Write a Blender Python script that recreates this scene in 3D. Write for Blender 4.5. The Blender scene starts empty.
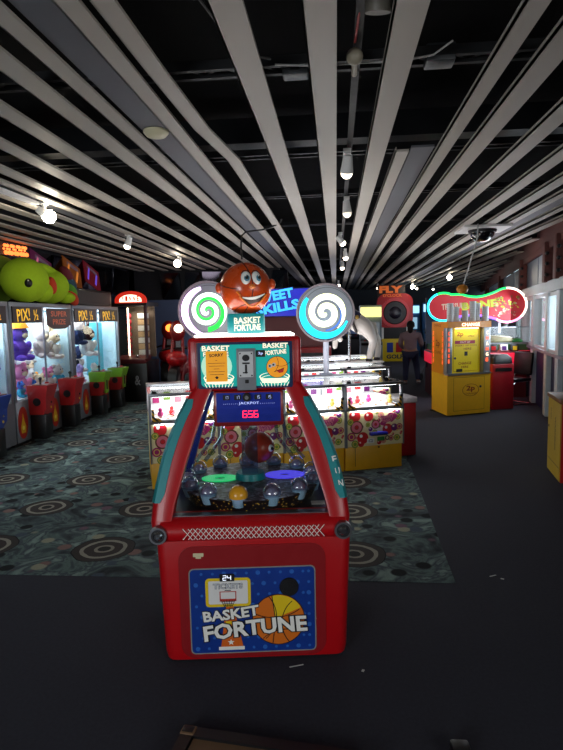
import bpy, bmesh, math, random
from mathutils import Matrix, Vector, Euler
S = bpy.context.scene
COL = S.collection
PI = math.pi
rnd = random.Random(7)

# ------------------------------------------------------------------ camera, world, light, exposure
cam = bpy.data.cameras.new('camera'); camo = bpy.data.objects.new('camera', cam); COL.objects.link(camo)
cam.sensor_fit = 'HORIZONTAL'; cam.sensor_width = 36.0; cam.lens = 36.0; cam.clip_start = .05; cam.clip_end = 200
_R = ((.995, -.011, -.097), (.096, -.100, .990), (-.021, -.995, -.099))      # image axes (right, down, forward) in the room
_m = Matrix([[r[0], -r[1], -r[2]] for r in _R]).to_quaternion().normalized().to_matrix().to_4x4()
camo.matrix_world = Matrix.Translation((0, 0, 1.65)) @ _m
S.camera = camo

W = bpy.data.worlds.new('daylight'); S.world = W; W.use_nodes = True
_bg = W.node_tree.nodes['Background']; _bg.inputs[0].default_value = (.62, .76, .86, 1); _bg.inputs[1].default_value = 1.5

def area(name, loc, rot, sx, sy, power, color=(1, 1, 1), spread=PI):
    l = bpy.data.lights.new(name, 'AREA'); l.shape = 'RECTANGLE'; l.size = sx; l.size_y = sy; l.energy = power; l.color = color; l.spread = spread
    o = bpy.data.objects.new(name, l); o.location = loc; o.rotation_euler = rot; COL.objects.link(o); return o
def point(name, loc, power, color=(1, 1, 1), r=.05):
    l = bpy.data.lights.new(name, 'POINT'); l.energy = power; l.color = color; l.shadow_soft_size = r
    o = bpy.data.objects.new(name, l); o.location = loc; COL.objects.link(o); return o
def spot(name, loc, target, power, color, ang=1.4, blend=.6, r=.04):
    l = bpy.data.lights.new(name, 'SPOT'); l.energy = power; l.color = color; l.spot_size = ang; l.spot_blend = blend; l.shadow_soft_size = r
    o = bpy.data.objects.new(name, l); o.location = loc
    o.rotation_euler = (Vector(target) - Vector(loc)).to_track_quat('-Z', 'Y').to_euler(); COL.objects.link(o); return o
area('daylight_near_side_window', (3.38, -2.2, 1.5), (0, PI / 2 + .15, .0), 1.3, 2.6, 75, (1, .96, .92))            # daylight through the side window beside the camera
area('daylight_rear_window', (-3.2, -3.85, 1.5), (PI / 2 + .12, 0, -.2), 2.6, 1.5, 120, (.95, .96, 1))             # daylight through the rear window
area('daylight_side_window', (3.52, 10.6, 1.58), (0, PI / 2, 0), .8, 3.4, 60, (.8, .9, 1))                     # daylight through the windows further along
point('far_machines_glow', (-.2, 17.5, 1.9), 40, (.85, .85, 1), .6); point('far_machines_glow', (3.0, 18.5, 1.9), 22, (.9, .9, 1), .6)  # unseen fill points added to brighten the far slats and machines
point('kiosk_side_glow', (.35, 9.6, 2.0), 16, (1, .92, .88), .3); point('sign_spill', (2.7, 10.5, 2.1), 12, (.95, .95, 1), .3)  # added fills without a fitting: kiosk flank, then window wall
point('far_machines_glow', (-2.6, 12.6, 1.9), 14, (1, .8, .8), .4)  # another added fill, brightening the blue partition

vs = S.view_settings
vs.view_transform = 'Standard'; vs.look = 'None'; vs.exposure = 0.12; vs.gamma = 1.0; vs.use_curve_mapping = False
S.display_settings.display_device = 'sRGB'
try:
    S.cycles.transparent_max_bounces = 24; S.cycles.max_bounces = 8; S.cycles.use_denoising = True; S.cycles.sample_clamp_indirect = 4
except Exception: pass

# ------------------------------------------------------------------ materials
def lin(h):
    if isinstance(h, str):
        h = h.lstrip('#'); c = [int(h[i:i + 2], 16) / 255 for i in (0, 2, 4)]
    else: c = h
    return tuple(x / 12.92 if x <= .04045 else ((x + .055) / 1.055) ** 2.4 for x in c)
_MC = {}
def M(name, col, rough=.5, metal=0.0, var=.10, scale=14, coat=0.0, emit=0.0, bump=0.0, ecol=None, spec=.5):
    """procedural principled material: base colour with a noise variation in value and roughness"""
    if name in _MC: return _MC[name]
    m = bpy.data.materials.new(name); m.use_nodes = True; nt = m.node_tree; b = nt.nodes['Principled BSDF']
    c = lin(col); b.inputs['Base Color'].default_value = (*c, 1); b.inputs['Roughness'].default_value = rough
    b.inputs['Metallic'].default_value = metal; b.inputs['Specular IOR Level'].default_value = spec
    if coat: b.inputs['Coat Weight'].default_value = coat; b.inputs['Coat Roughness'].default_value = .08
    if emit:
        b.inputs['Emission Color'].default_value = (*(lin(ecol) if ecol else c), 1); b.inputs['Emission Strength'].default_value = emit
    if var:
        tc = nt.nodes.new('ShaderNodeTexCoord'); n = nt.nodes.new('ShaderNodeTexNoise'); n.inputs['Scale'].default_value = scale; n.inputs['Detail'].default_value = 4
        nt.links.new(tc.outputs['Object'], n.inputs['Vector'])
        mr = nt.nodes.new('ShaderNodeMapRange'); mr.inputs[3].default_value = 1 - var; mr.inputs[4].default_value = 1 + var
        nt.links.new(n.outputs['Fac'], mr.inputs[0])
        hs = nt.nodes.new('ShaderNodeHueSaturation'); hs.inputs['Color'].default_value = (*c, 1)
        nt.links.new(mr.outputs[0], hs.inputs['Value']); nt.links.new(hs.outputs[0], b.inputs['Base Color'])
        r2 = nt.nodes.new('ShaderNodeMapRange'); r2.inputs[3].default_value = max(.02, rough - .06); r2.inputs[4].default_value = min(1, rough + .06)
        nt.links.new(n.outputs['Fac'], r2.inputs[0]); nt.links.new(r2.outputs[0], b.inputs['Roughness'])
        if bump:
            bp = nt.nodes.new('ShaderNodeBump'); bp.inputs['Strength'].default_value = bump; bp.inputs['Distance'].default_value = .01
            nt.links.new(n.outputs['Fac'], bp.inputs['Height']); nt.links.new(bp.outputs[0], b.inputs['Normal'])
    _MC[name] = m; return m
def E(name, col, s):
    """something that gives off light"""
    return M(name, col, .4, 0, var=0, emit=s)
def G(name, tint=(1, 1, 1), refl=1.0, rough=.02):
    """thin clear pane: straight-through transmission plus a fresnel reflection"""
    if name in _MC: return _MC[name]
    m = bpy.data.materials.new(name); m.use_nodes = True; nt = m.node_tree; nt.nodes.remove(nt.nodes['Principled BSDF'])
    t = nt.nodes.new('ShaderNodeBsdfTransparent'); t.inputs[0].default_value = (*tint, 1)
    g = nt.nodes.new('ShaderNodeBsdfGlossy'); g.inputs['Roughness'].default_value = rough
    f = nt.nodes.new('ShaderNodeFresnel')
    ge = nt.nodes.new('ShaderNodeNewGeometry'); io = nt.nodes.new('ShaderNodeMapRange'); io.inputs[3].default_value = 1.45; io.inputs[4].default_value = 1 / 1.45
    nt.links.new(ge.outputs['Backfacing'], io.inputs[0]); nt.links.new(io.outputs[0], f.inputs[0])          # the same reflection on both faces of a pane
    mu = nt.nodes.new('ShaderNodeMath'); mu.operation = 'MULTIPLY'; mu.inputs[1].default_value = refl; nt.links.new(f.outputs[0], mu.inputs[0])
    x = nt.nodes.new('ShaderNodeMixShader'); nt.links.new(mu.outputs[0], x.inputs[0]); nt.links.new(t.outputs[0], x.inputs[1]); nt.links.new(g.outputs[0], x.inputs[2])
    nt.links.new(x.outputs[0], nt.nodes['Material Output'].inputs[0]); _MC[name] = m; return m

def hazard_mat():
    m = M('hazard_tape', '#e8c020', .5, var=0); nt = m.node_tree; b = nt.nodes['Principled BSDF']
    tc = nt.nodes.new('ShaderNodeTexCoord'); mp = nt.nodes.new('ShaderNodeMapping'); mp.inputs['Rotation'].default_value = (.0, .8, .3)
    w = nt.nodes.new('ShaderNodeTexWave'); w.inputs['Scale'].default_value = 9; r = nt.nodes.new('ShaderNodeValToRGB')
    r.color_ramp.interpolation = 'CONSTANT'; r.color_ramp.elements[0].color = (.01, .01, .01, 1); r.color_ramp.elements[1].position = .45; r.color_ramp.elements[1].color = (*lin('#e8b020'), 1)
    nt.links.new(tc.outputs['Object'], mp.inputs[0]); nt.links.new(mp.outputs[0], w.inputs[0]); nt.links.new(w.outputs['Fac'], r.inputs[0]); nt.links.new(r.outputs[0], b.inputs['Base Color'])
    return m

def carpet_mat():
    """dark teal patterned carpet: a grid of concentric ring motifs over leaves and blotches"""
    m = bpy.data.materials.new('patterned_carpet'); m.use_nodes = True; nt = m.node_tree; N = nt.nodes; L = nt.links; b = N['Principled BSDF']
    b.inputs['Roughness'].default_value = .95; b.inputs['Specular IOR Level'].default_value = .15
    tc = N.new('ShaderNodeTexCoord'); sep = N.new('ShaderNodeSeparateXYZ'); L.new(tc.outputs['Object'], sep.inputs[0])
    def math_(op, a, bb=None):
        n = N.new('ShaderNodeMath'); n.operation = op
        for i, v in enumerate((a, bb)):
            if v is None: continue
            if isinstance(v, (int, float)): n.inputs[i].default_value = v
            else: L.new(v, n.inputs[i])
        return n.outputs[0]
    def cell(o, off, per):
        q = math_('DIVIDE', math_('SUBTRACT', o, off), per); q = math_('SUBTRACT', q, math_('ROUND', q)); return math_('MULTIPLY', q, per)
    wob = N.new('ShaderNodeTexNoise'); wob.inputs['Scale'].default_value = 7; L.new(tc.outputs['Object'], wob.inputs[0])
    cx = cell(sep.outputs[0], .11, .91); cy = cell(sep.outputs[1], 3.83, .88)
    d = math_('SQRT', math_('ADD', math_('MULTIPLY', cx, cx), math_('MULTIPLY', cy, cy)))
    d = math_('ADD', d, math_('MULTIPLY', math_('SUBTRACT', wob.outputs['Fac'], .5), .035))
    rings = N.new('ShaderNodeValToRGB'); rings.color_ramp.interpolation = 'CONSTANT'
    base = N.new('ShaderNodeTexNoise'); base.inputs['Scale'].default_value = 3.2; base.inputs['Detail'].default_value = 6; base.inputs['Distortion'].default_value = 1.5; L.new(tc.outputs['Object'], base.inputs[0])
    br = N.new('ShaderNodeValToRGB'); br.color_ramp.interpolation = 'LINEAR'
    cr = br.color_ramp; cr.elements[0].position = .30; cr.elements[0].color = (*lin('#161e28'), 1); cr.elements[1].position = .72; cr.elements[1].color = (*lin('#6f958a'), 1)
    for p, h in ((.42, '#2f434c'), (.5, '#466c68'), (.56, '#2b3a4c'), (.62, '#5a7f78')):
        e = cr.elements.new(p); e.color = (*lin(h), 1)
    L.new(base.outputs['Fac'], br.inputs[0])
    vo = N.new('ShaderNodeTexVoronoi'); vo.inputs['Scale'].default_value = 5.5; L.new(tc.outputs['Object'], vo.inputs[0])
    leaf = N.new('ShaderNodeValToRGB'); leaf.color_ramp.elements[0].position = .25; leaf.color_ramp.elements[0].color = (1, 1, 1, 1); leaf.color_ramp.elements[1].position = .33; leaf.color_ramp.elements[1].color = (0, 0, 0, 1)
    L.new(vo.outputs['Distance'], leaf.inputs[0])
    lc = N.new('ShaderNodeValToRGB'); lc.color_ramp.interpolation = 'CONSTANT'; q = lc.color_ramp
    q.elements[0].color = (*lin('#10171d'), 1); q.elements[1].position = .86; q.elements[1].color = (*lin('#7c4034'), 1)
    for p, h in ((.3, '#24405a'), (.5, '#131c22'), (.68, '#6a3356'), (.78, '#8d8c68')): e = q.elements.new(p); e.color = (*lin(h), 1)
    sp = N.new('ShaderNodeSeparateColor'); L.new(vo.outputs['Color'], sp.inputs[0]); L.new(sp.outputs[0], lc.inputs[0])
    mx = N.new('ShaderNodeMix'); mx.data_type = 'RGBA'; L.new(leaf.outputs[0], mx.inputs[0]); L.new(br.outputs[0], mx.inputs[6]); L.new(lc.outputs[0], mx.inputs[7])
    c = rings.color_ramp; c.elements[0].color = (*lin('#2c2a2a'), 1); c.elements[1].position = .5; c.elements[1].color = (*lin('#151a20'), 1)
    for p, h in ((.10, '#857c66'), (.16, '#3c3230'), (.31, '#8a8470'), (.38, '#39322f')): e = c.elements.new(p); e.color = (*lin(h), 1)
    L.new(math_('MULTIPLY', d, 2.3), rings.inputs[0])
    inside = math_('LESS_THAN', d, .225)
    m2 = N.new('ShaderNodeMix'); m2.data_type = 'RGBA'; L.new(inside, m2.inputs[0]); L.new(mx.outputs[2], m2.inputs[6]); L.new(rings.outputs[0], m2.inputs[7])
    fz = N.new('ShaderNodeTexNoise'); fz.inputs['Scale'].default_value = 160; L.new(tc.outputs['Object'], fz.inputs[0])
    fm = N.new('ShaderNodeMapRange'); fm.inputs[3].default_value = .70; fm.inputs[4].default_value = 1.4; L.new(fz.outputs['Fac'], fm.inputs[0])
    hs = N.new('ShaderNodeHueSaturation'); hs.inputs['Saturation'].default_value = .56; L.new(m2.outputs[2], hs.inputs['Color']); L.new(fm.outputs[0], hs.inputs['Value']); L.new(hs.outputs[0], b.inputs['Base Color'])
    return m

RED = M('machine_red', '#b60a14', .36, coat=.12, var=.05)
RED2 = M('deep_red', '#8e1018', .4, coat=.2)
MAROON = M('maroon', '#5a1216', .45)
BLACK = M('black_plastic', '#0d0d10', .4)
DARK = M('dark_grey', '#1c1d22', .6)
CHROME = M('chrome', '#b9bcc0', .22, 1.0, var=.05)
STEEL = M('brushed_steel', '#8d9096', .38, 1.0)
GREYP = M('grey_paint', '#7c7d80', .5)
WHITE = M('white_paint', '#e4e4e2', .5, var=.04)
NAVY = M('navy', '#16224e', .5)
BLUEP = M('panel_blue', '#1a3a9c', .45)
TEAL = M('teal', '#128a90', .4)
YEL = M('machine_yellow', '#efb41c', .42)
YEL2 = M('bright_yellow', '#e8c818', .45)
ORANGE = M('ball_orange', '#e0601a', .35, coat=.3)
INK = M('black_ink', '#08080a', .5, var=0)
WINK = M('white_ink', '#f0f0ea', .5, var=0)
GLASS = G('clear_glass', (.96, .98, .97))
HAZ = hazard_mat()

# ------------------------------------------------------------------ mesh builder
FRONT = Matrix(((1, 0, 0, 0), (0, 0, -1, 0), (0, 1, 0, 0), (0, 0, 0, 1)))       # (u right, v up, w out) on a face that looks to -Y
LEFT = Matrix(((0, 0, -1, 0), (-1, 0, 0, 0), (0, 1, 0, 0), (0, 0, 0, 1)))       # on a face that looks to -X
TOP = Matrix.Identity(4)
def T(x, y, z): return Matrix.Translation((x, y, z))
def RZ(a): return Matrix.Rotation(a, 4, 'Z')
def RX(a): return Matrix.Rotation(a, 4, 'X')
def RY(a): return Matrix.Rotation(a, 4, 'Y')
_TX = {}
def text_mesh(s, bold):
    k = (s, bold)
    if k not in _TX:
        cu = bpy.data.curves.new('lettering', 'FONT'); cu.body = s; cu.size = 1; cu.align_x = 'CENTER'; cu.align_y = 'CENTER'; cu.offset = bold; cu.resolution_u = 2
        o = bpy.data.objects.new('lettering', cu); COL.objects.link(o); bpy.context.view_layer.update()
        me = bpy.data.meshes.new_from_object(o.evaluated_get(bpy.context.evaluated_depsgraph_get()))
        vs_ = [v.co.copy() for v in me.vertices]; fs = [tuple(p.vertices) for p in me.polygons]
        bpy.data.objects.remove(o); bpy.data.curves.remove(cu); bpy.data.meshes.remove(me)
        x0, x1 = min(v.x for v in vs_), max(v.x for v in vs_); y0, y1 = min(v.y for v in vs_), max(v.y for v in vs_)
        _TX[k] = ([((v.x - (x0 + x1) / 2) / (x1 - x0), (v.y - (y0 + y1) / 2) / (y1 - y0)) for v in vs_], fs)
    return _TX[k]
SEG = {'0': 'abcdef', '1': 'bc', '2': 'abged', '3': 'abgcd', '4': 'fgbc', '5': 'afgcd', '6': 'afgedc', '7': 'abc', '8': 'abcdefg', '9': 'abcdfg'}
class MB:
    def __init__(s, X=None): s.bm = bmesh.new(); s.mats = []; s.X = X or Matrix.Identity(4)
    def _mi(s, m):
        if m not in s.mats: s.mats.append(m)
        return s.mats.index(m)
    def raw(s, m, vs_, fs, X=None):
        X = s.X @ X if X is not None else s.X; i = s._mi(m)
        bv = [s.bm.verts.new(X @ Vector(v)) for v in vs_]; out = []
        for f in fs:
            try: fc = s.bm.faces.new([bv[k] for k in f]); fc.material_index = i; fc.smooth = True; out.append(fc)
            except ValueError: pass
        return bv, out
    def box(s, m, c, d, rot=None, bev=0.0, X=None, seg=2):
        hx, hy, hz = d[0] / 2, d[1] / 2, d[2] / 2
        V = [Vector((x, y, z)) for x in (-hx, hx) for y in (-hy, hy) for z in (-hz, hz)]
        R = T(*c) @ (Euler(rot).to_matrix().to_4x4() if rot else Matrix.Identity(4))
        _, fs = s.raw(m, [R @ v for v in V], [(0, 1, 3, 2), (4, 6, 7, 5), (0, 4, 5, 1), (2, 3, 7, 6), (0, 2, 6, 4), (1, 5, 7, 3)], X)
        if bev:
            es = list({e for f in fs for e in f.edges}); bmesh.ops.bevel(s.bm, geom=es, offset=bev, segments=seg, affect='EDGES', profile=.5)
        return s
    def hexa(s, m, bot, top, X=None):
        """solid from four bottom and four top corners"""
        s.raw(m, list(bot) + list(top), [(3, 2, 1, 0), (4, 5, 6, 7), (0, 1, 5, 4), (1, 2, 6, 5), (2, 3, 7, 6), (3, 0, 4, 7)], X); return s
    def loft(s, m, rings, cap=True, X=None):
        n = len(rings[0]); V = [v for r in rings for v in r]; F = []
        for i in range(len(rings) - 1):
            for k in range(n): F.append((i * n + k, i * n + (k + 1) % n, (i + 1) * n + (k + 1) % n, (i + 1) * n + k))
        if cap: F.append(tuple(range(n - 1, -1, -1))); F.append(tuple((len(rings) - 1) * n + k for k in range(n)))
        s.raw(m, V, F, X); return s
    def cyl(s, m, p0, p1, r0, r1=None, seg=16, X=None):
        r1 = r0 if r1 is None else r1; p0, p1 = Vector(p0), Vector(p1); d = (p1 - p0).normalized(); q = d.to_track_quat('Z', 'Y').to_matrix()
        R = [[p + q @ Vector((math.cos(2 * PI * k / seg) * r, math.sin(2 * PI * k / seg) * r, 0)) for k in range(seg)] for p, r in ((p0, r0), (p1, r1))]
        return s.loft(m, R, True, X)
    def tube(s, m, pts, r, seg=8, X=None):
        pts = [Vector(p) for p in pts]; R = []; q0 = None
        for i, p in enumerate(pts):
            d = (pts[min(i + 1, len(pts) - 1)] - pts[max(i - 1, 0)]).normalized()
            if q0 is None: n = d.orthogonal().normalized()
            else: n = (q0 - d * q0.dot(d)).normalized()
            q0 = n; b = d.cross(n); rr = r[i] if isinstance(r, (list, tuple)) else r
            R.append([p + (n * math.cos(2 * PI * k / seg) + b * math.sin(2 * PI * k / seg)) * rr for k in range(seg)])
        return s.loft(m, R, True, X)
    def lathe(s, m, prof, c=(0, 0, 0), seg=24, X=None):
        R = [[(c[0] + math.cos(2 * PI * k / seg) * r, c[1] + math.sin(2 * PI * k / seg) * r, c[2] + z) for k in range(seg)] for r, z in prof]
        return s.loft(m, R, True, X)
    def sph(s, m, c, r, seg=16, rings=10, rot=None, X=None, zmin=-1.0):
        r = (r, r, r) if isinstance(r, (int, float)) else r
        Q = T(*c) @ (Euler(rot).to_matrix().to_4x4() if rot else Matrix.Identity(4)); R = []
        a0 = math.asin(zmin)
        for i in range(rings + 1):
            a = a0 + (PI / 2 - a0) * i / rings; cr = max(math.cos(a), .004)
            R.append([Q @ Vector((math.cos(2 * PI * k / seg) * cr * r[0], math.sin(2 * PI * k / seg) * cr * r[1], math.sin(a) * r[2])) for k in range(seg)])
        return s.loft(m, R, True, X)
    def prism(s, m, pts, th, w=0.0, X=None, fr=FRONT):
        """outline in a face frame, from w to w+th out of the face"""
        X2 = X @ fr if X is not None else fr
        n = len(pts); V = [(p[0], p[1], w) for p in pts] + [(p[0], p[1], w + th) for p in pts]
        _, fs = s.raw(m, V, [tuple(range(n - 1, -1, -1)), tuple(range(n, 2 * n))] + [(k, (k + 1) % n, n + (k + 1) % n, n + k) for k in range(n)], X2)
        return s
    def rrect(s, m, u, v, w_, h_, r, th, w=0.0, X=None, fr=FRONT, n=5):
        P = []
        for cx, cy, a0 in ((u + w_ / 2 - r, v + h_ / 2 - r, 0), (u - w_ / 2 + r, v + h_ / 2 - r, 90), (u - w_ / 2 + r, v - h_ / 2 + r, 180), (u + w_ / 2 - r, v - h_ / 2 + r, 270)):
            for k in range(n + 1):
                a = math.radians(a0 + 90 * k / n); P.append((cx + r * math.cos(a), cy + r * math.sin(a)))
        return s.prism(m, P, th, w, X, fr)
    def disc(s, m, u, v, r, th, w=0.0, X=None, fr=FRONT, seg=24, ry=None):
        return s.prism(m, [(u + r * math.cos(2 * PI * k / seg), v + (ry or r) * math.sin(2 * PI * k / seg)) for k in range(seg)], th, w, X, fr)
    def ring(s, m, u, v, r0, r1, th, w=0.0, X=None, fr=FRONT, seg=32, a0=0.0, a1=2 * PI, ky=1.0, r0b=None, r1b=None):
        X2 = X @ fr if X is not None else fr; V = []; F = []
        for k in range(seg + 1):
            t = k / seg; a = a0 + (a1 - a0) * t
            i0 = r0 if r0b is None else r0 + (r0b - r0) * t; i1 = r1 if r1b is None else r1 + (r1b - r1) * t
            for rr, ww in ((i0, w), (i1, w), (i1, w + th), (i0, w + th)): V.append((u + rr * math.cos(a), v + rr * math.sin(a) * ky, ww))
        for k in range(seg):
            for j in range(4): F.append((k * 4 + j, k * 4 + (j + 1) % 4, k * 4 + 4 + (j + 1) % 4, k * 4 + 4 + j))
        s.raw(m, V, F, X2); return s
    def line(s, m, pts, wd, th=.001, w=0.0, X=None, fr=FRONT):
        for a, b in zip(pts[:-1], pts[1:]):
            dx, dy = b[0] - a[0], b[1] - a[1]; l = math.hypot(dx, dy) or 1; nx, ny = -dy / l * wd / 2, dx / l * wd / 2
            s.prism(m, [(a[0] - nx, a[1] - ny), (b[0] - nx, b[1] - ny), (b[0] + nx, b[1] + ny), (a[0] + nx, a[1] + ny)], th, w, X, fr)
        return s
    def text(s, m, st, u, v, w_, h_, w=.0015, rot=0.0, X=None, fr=FRONT, bold=.02, outline=None, ol=.05, arc=0.0):
        X2 = X @ fr if X is not None else fr; L = T(u, v, w) @ RZ(rot)
        if outline is not None:
            V, F = text_mesh(st, ol); k = 1 + (ol - bold) * 1.3 / max(1, len(st) * .6)
            s.raw(outline, [(x * w_ * k, y * h_ * (1 + (ol - bold) * 2.4) + arc * (1 - 4 * x * x), -.0006) for x, y in V], F, X2 @ L)
        V, F = text_mesh(st, bold); s.raw(m, [(x * w_, y * h_ + arc * (1 - 4 * x * x), 0) for x, y in V], F, X2 @ L); return s
    def digits(s, m, st, u, v, w_, h_, w=.0015, X=None, fr=FRONT):
        n = len(st); cw = w_ / n; dw = cw * .7; t = min(dw, h_) * .17
        for i, ch in enumerate(st):
            cx = u - w_ / 2 + cw * (i + .5); x0, x1, y0, y1, ym = cx - dw / 2, cx + dw / 2, v - h_ / 2, v + h_ / 2, v
            P = {'a': ((x0, y1), (x1, y1)), 'b': ((x1, y1), (x1, ym)), 'c': ((x1, ym), (x1, y0)), 'd': ((x0, y0), (x1, y0)), 'e': ((x0, ym), (x0, y0)), 'f': ((x0, y1), (x0, ym)), 'g': ((x0, ym), (x1, ym))}
            for q in SEG.get(ch, ''): s.line(m, P[q], t, .001, w, X, fr)
        return s
    def build(s, name, parent=None, sharp=38):
        me = bpy.data.meshes.new(name); bmesh.ops.recalc_face_normals(s.bm, faces=s.bm.faces); s.bm.to_mesh(me); s.bm.free()
        for m in s.mats: me.materials.append(m)
        try: me.set_sharp_from_angle(angle=math.radians(sharp))
        except Exception: pass
        o = bpy.data.objects.new(name, me); COL.objects.link(o)
        if parent: o.parent = parent
        return o
def tag(o, label, cat, group=None, kind=None):
    o['label'] = label; o['category'] = cat
    if group: o['group'] = group
    if kind: o['kind'] = kind
    return o
def thing(name, label, cat, loc=(0, 0, 0), rz=0.0, group=None):
    o = bpy.data.objects.new(name, None); o.empty_display_size = .1; COL.objects.link(o); o.location = loc; o.rotation_euler = (0, 0, rz)
    return tag(o, label, cat, group)
def struct(mb, name):
    o = mb.build(name); o['kind'] = 'structure'; return o
def dup(root, loc, rz, label, group=None):
    r = root.copy(); COL.objects.link(r); r.location = loc; r.rotation_euler = (0, 0, rz); r['label'] = label
    if group: r['group'] = group
    for ch in list(root.children):
        c = ch.copy(); COL.objects.link(c); c.parent = r
        for g in list(ch.children):
            d = g.copy(); COL.objects.link(d); d.parent = c
    return r
def skin(name, verts, edges, radii, mat, sub=2, root=0, parent=None):
    me = bpy.data.meshes.new(name + '_base'); me.from_pydata(verts, edges, []); o = bpy.data.objects.new(name + '_base', me); COL.objects.link(o)
    md = o.modifiers.new('Skin', 'SKIN'); md.use_smooth_shade = True
    for i, r in enumerate(radii):
        d = me.skin_vertices[0].data[i]; d.radius = (r, r) if isinstance(r, (int, float)) else r; d.use_root = (i == root)
    sb = o.modifiers.new('Sub', 'SUBSURF'); sb.levels = sub
    bpy.context.view_layer.update()
    nm = bpy.data.meshes.new_from_object(o.evaluated_get(bpy.context.evaluated_depsgraph_get())); nm.name = name
    bpy.data.objects.remove(o); bpy.data.meshes.remove(me); nm.materials.clear(); nm.materials.append(mat)
    for p in nm.polygons: p.use_smooth = True
    r = bpy.data.objects.new(name, nm); COL.objects.link(r)
    if parent: r.parent = parent
    return r

# ------------------------------------------------------------------ setting
CZ = 2.9
FLOORM = M('dark_carpet', '#3a3b44', .95, var=.22, scale=60, spec=.1, bump=.15)
b = MB(); b.box(FLOORM, (.5, 11, -.05), (14, 32, .1)); struct(b, 'floor')
b = MB(); b.prism(carpet_mat(), [(-5.1, 3.36), (.72, 3.43), (.80, 6.1), (.95, 13.4), (-5.1, 13.4)], .004, .0, fr=TOP); struct(b, 'floor_carpet')
DARKC = M('ceiling_black', '#0b0b0c', .9, spec=.1)
b = MB(); b.box(DARKC, (.5, 11, 3.65), (14, 32, .1)); struct(b, 'ceiling')
WBLUE = M('wall_slate_blue', '#5a6c90', .7)
WDARK = M('wall_dark', '#22242c', .7)
b = MB(); b.box(WDARK, (-5.2, 5.1, 1.8), (.1, 18.2, 3.6)); struct(b, 'wall_left')
MIRROR = M('dark_mirror', '#5b5f6c', .12, 1.0, var=.3, scale=3)
k = 0
for y0 in (5.0, 6.55, 8.1, 9.65, 11.2, 12.4):
    y1 = y0 + (1.5 if y0 < 12 else 1.0); b = MB()
    zo = .05 * (k % 2)
    b.hexa(MIRROR, [(-5.14, y0, 1.98), (-5.06, y0, 1.98 + zo), (-5.06, y1, 1.98), (-5.14, y1, 1.98)], [(-5.14, y0, 2.86), (-4.99 + zo, y0, 2.86), (-4.96, y1, 2.86), (-5.14, y1, 2.86)])
    struct(b, 'trim_mirror'); k += 1
b = MB(); b.box(WBLUE, (-3.3, 14.25, 1.1), (3.8, .1, 2.2)); b.box(WDARK, (-3.3, 14.25, 2.9), (3.8, .1, 1.4)); struct(b, 'wall_partition')
b = MB()
for i in range(6):
    x = -4.4 + i * .55; b.hexa(MIRROR, [(x, 14.19, 2.2), (x + .5, 14.19, 2.2), (x + .5, 14.2, 2.2), (x, 14.2, 2.2)], [(x + .12 * (i % 2), 13.9, 2.86), (x + .46, 14.04, 2.86), (x + .46, 14.2, 2.86), (x + .05, 14.2, 2.86)])
struct(b, 'trim_mirror_partition')
b = MB(); b.box(M('wall_grey_blue', '#3d4450', .7), (1, 26.05, 1.8), (13, .1, 3.6)); struct(b, 'wall_far')
b = MB(); b.box(WDARK, (-5.2, 20, 1.8), (.1, 12.5, 3.6)); struct(b, 'wall_left_far')
# rear wall behind the camera with its daylight window
b = MB()
b.box(WDARK, (-4.9, -4, 1.8), (.6, .1, 3.6)); b.box(WDARK, (.8, -4, 1.8), (5.4, .1, 3.6)); b.box(WDARK, (-3.25, -4, .3), (2.7, .1, .6)); b.box(WDARK, (-3.25, -4, 3.0), (2.7, .1, 1.2)); struct(b, 'wall_rear')
b = MB(); b.box(GLASS, (-3.25, -4, 1.5), (2.7, .02, 1.8)); struct(b, 'window_9')
# right-hand wall: solid near the camera, then an angled run of windows
b = MB(); b.box(WDARK, (3.5, 4.7, 1.8), (.1, 6.6, 3.6)); b.box(WDARK, (3.5, -3.65, 1.8), (.1, .7, 3.6)); b.box(WDARK, (3.5, -.95, .42), (.1, 4.7, .84)); b.box(WDARK, (3.5, -.95, 2.88), (.1, 4.7, 1.44)); struct(b, 'wall_right_near')
b = MB(); b.box(GLASS, (3.5, -.95, 1.5), (.02, 4.7, 1.32)); struct(b, 'window_10')
TW = T(3.2, 8.26, 0) @ RZ(math.atan2(.983, .184))          # local x along the wall, -y out of the room... +y into it
PALE = M('window_frame_white', '#c8d2d8', .5)
BRICKRED = M('ornate_red_trim', '#5a2c26', .7, var=.5, scale=22, bump=.4)
b = MB(TW); b.box(NAVY, (9, -.05, .5), (18.6, .1, 1.0)); b.box(M('window_board', '#8b97a6', .5), (9, 0, 1.03), (18.6, .16, .05)); struct(b, 'wall_right')
b = MB(TW); b.box(PALE, (9, .02, 2.07), (18.6, .16, .17), bev=.01); struct(b, 'trim_1')
b = MB(TW); b.box(BRICKRED, (9, .03, 2.88), (18.6, .14, .28)); b.box(BRICKRED, (9, .07, 2.70), (18.6, .05, .09)); struct(b, 'trim_2')
b = MB(TW); b.box(WDARK, (9, -.02, 3.3), (18.6, .1, .6)); struct(b, 'wall_right_upper')
UP = M('frieze_glass', '#8a97a6', .3, var=.2, scale=2)
WS = [.2, 1.15, 2.65, 4.15, 6.4, 9.0, 11.6, 14.5, 17.5]
for i in range(len(WS) - 1):
    a, c = WS[i], WS[i + 1]; b = MB(TW)
    for x in (a + .10, c - .10): b.box(PALE, (x, 0, 1.52), (.05, .1, .96))
    b.box(PALE, ((a + c) / 2, 0, 1.95), (c - a - .2, .1, .06)); b.box(PALE, ((a + c) / 2, 0, 1.07), (c - a - .2, .1, .06))
    b.box(GLASS, ((a + c) / 2, -.01, 1.5), (c - a - .2, .012, .86)); struct(b, 'window_%d' % (i + 1))
    b = MB(TW); b.box(UP, ((a + c) / 2, -.03, 2.42), (c - a - .1, .04, .52)); struct(b, 'window_upper_%d' % (i + 1))
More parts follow.
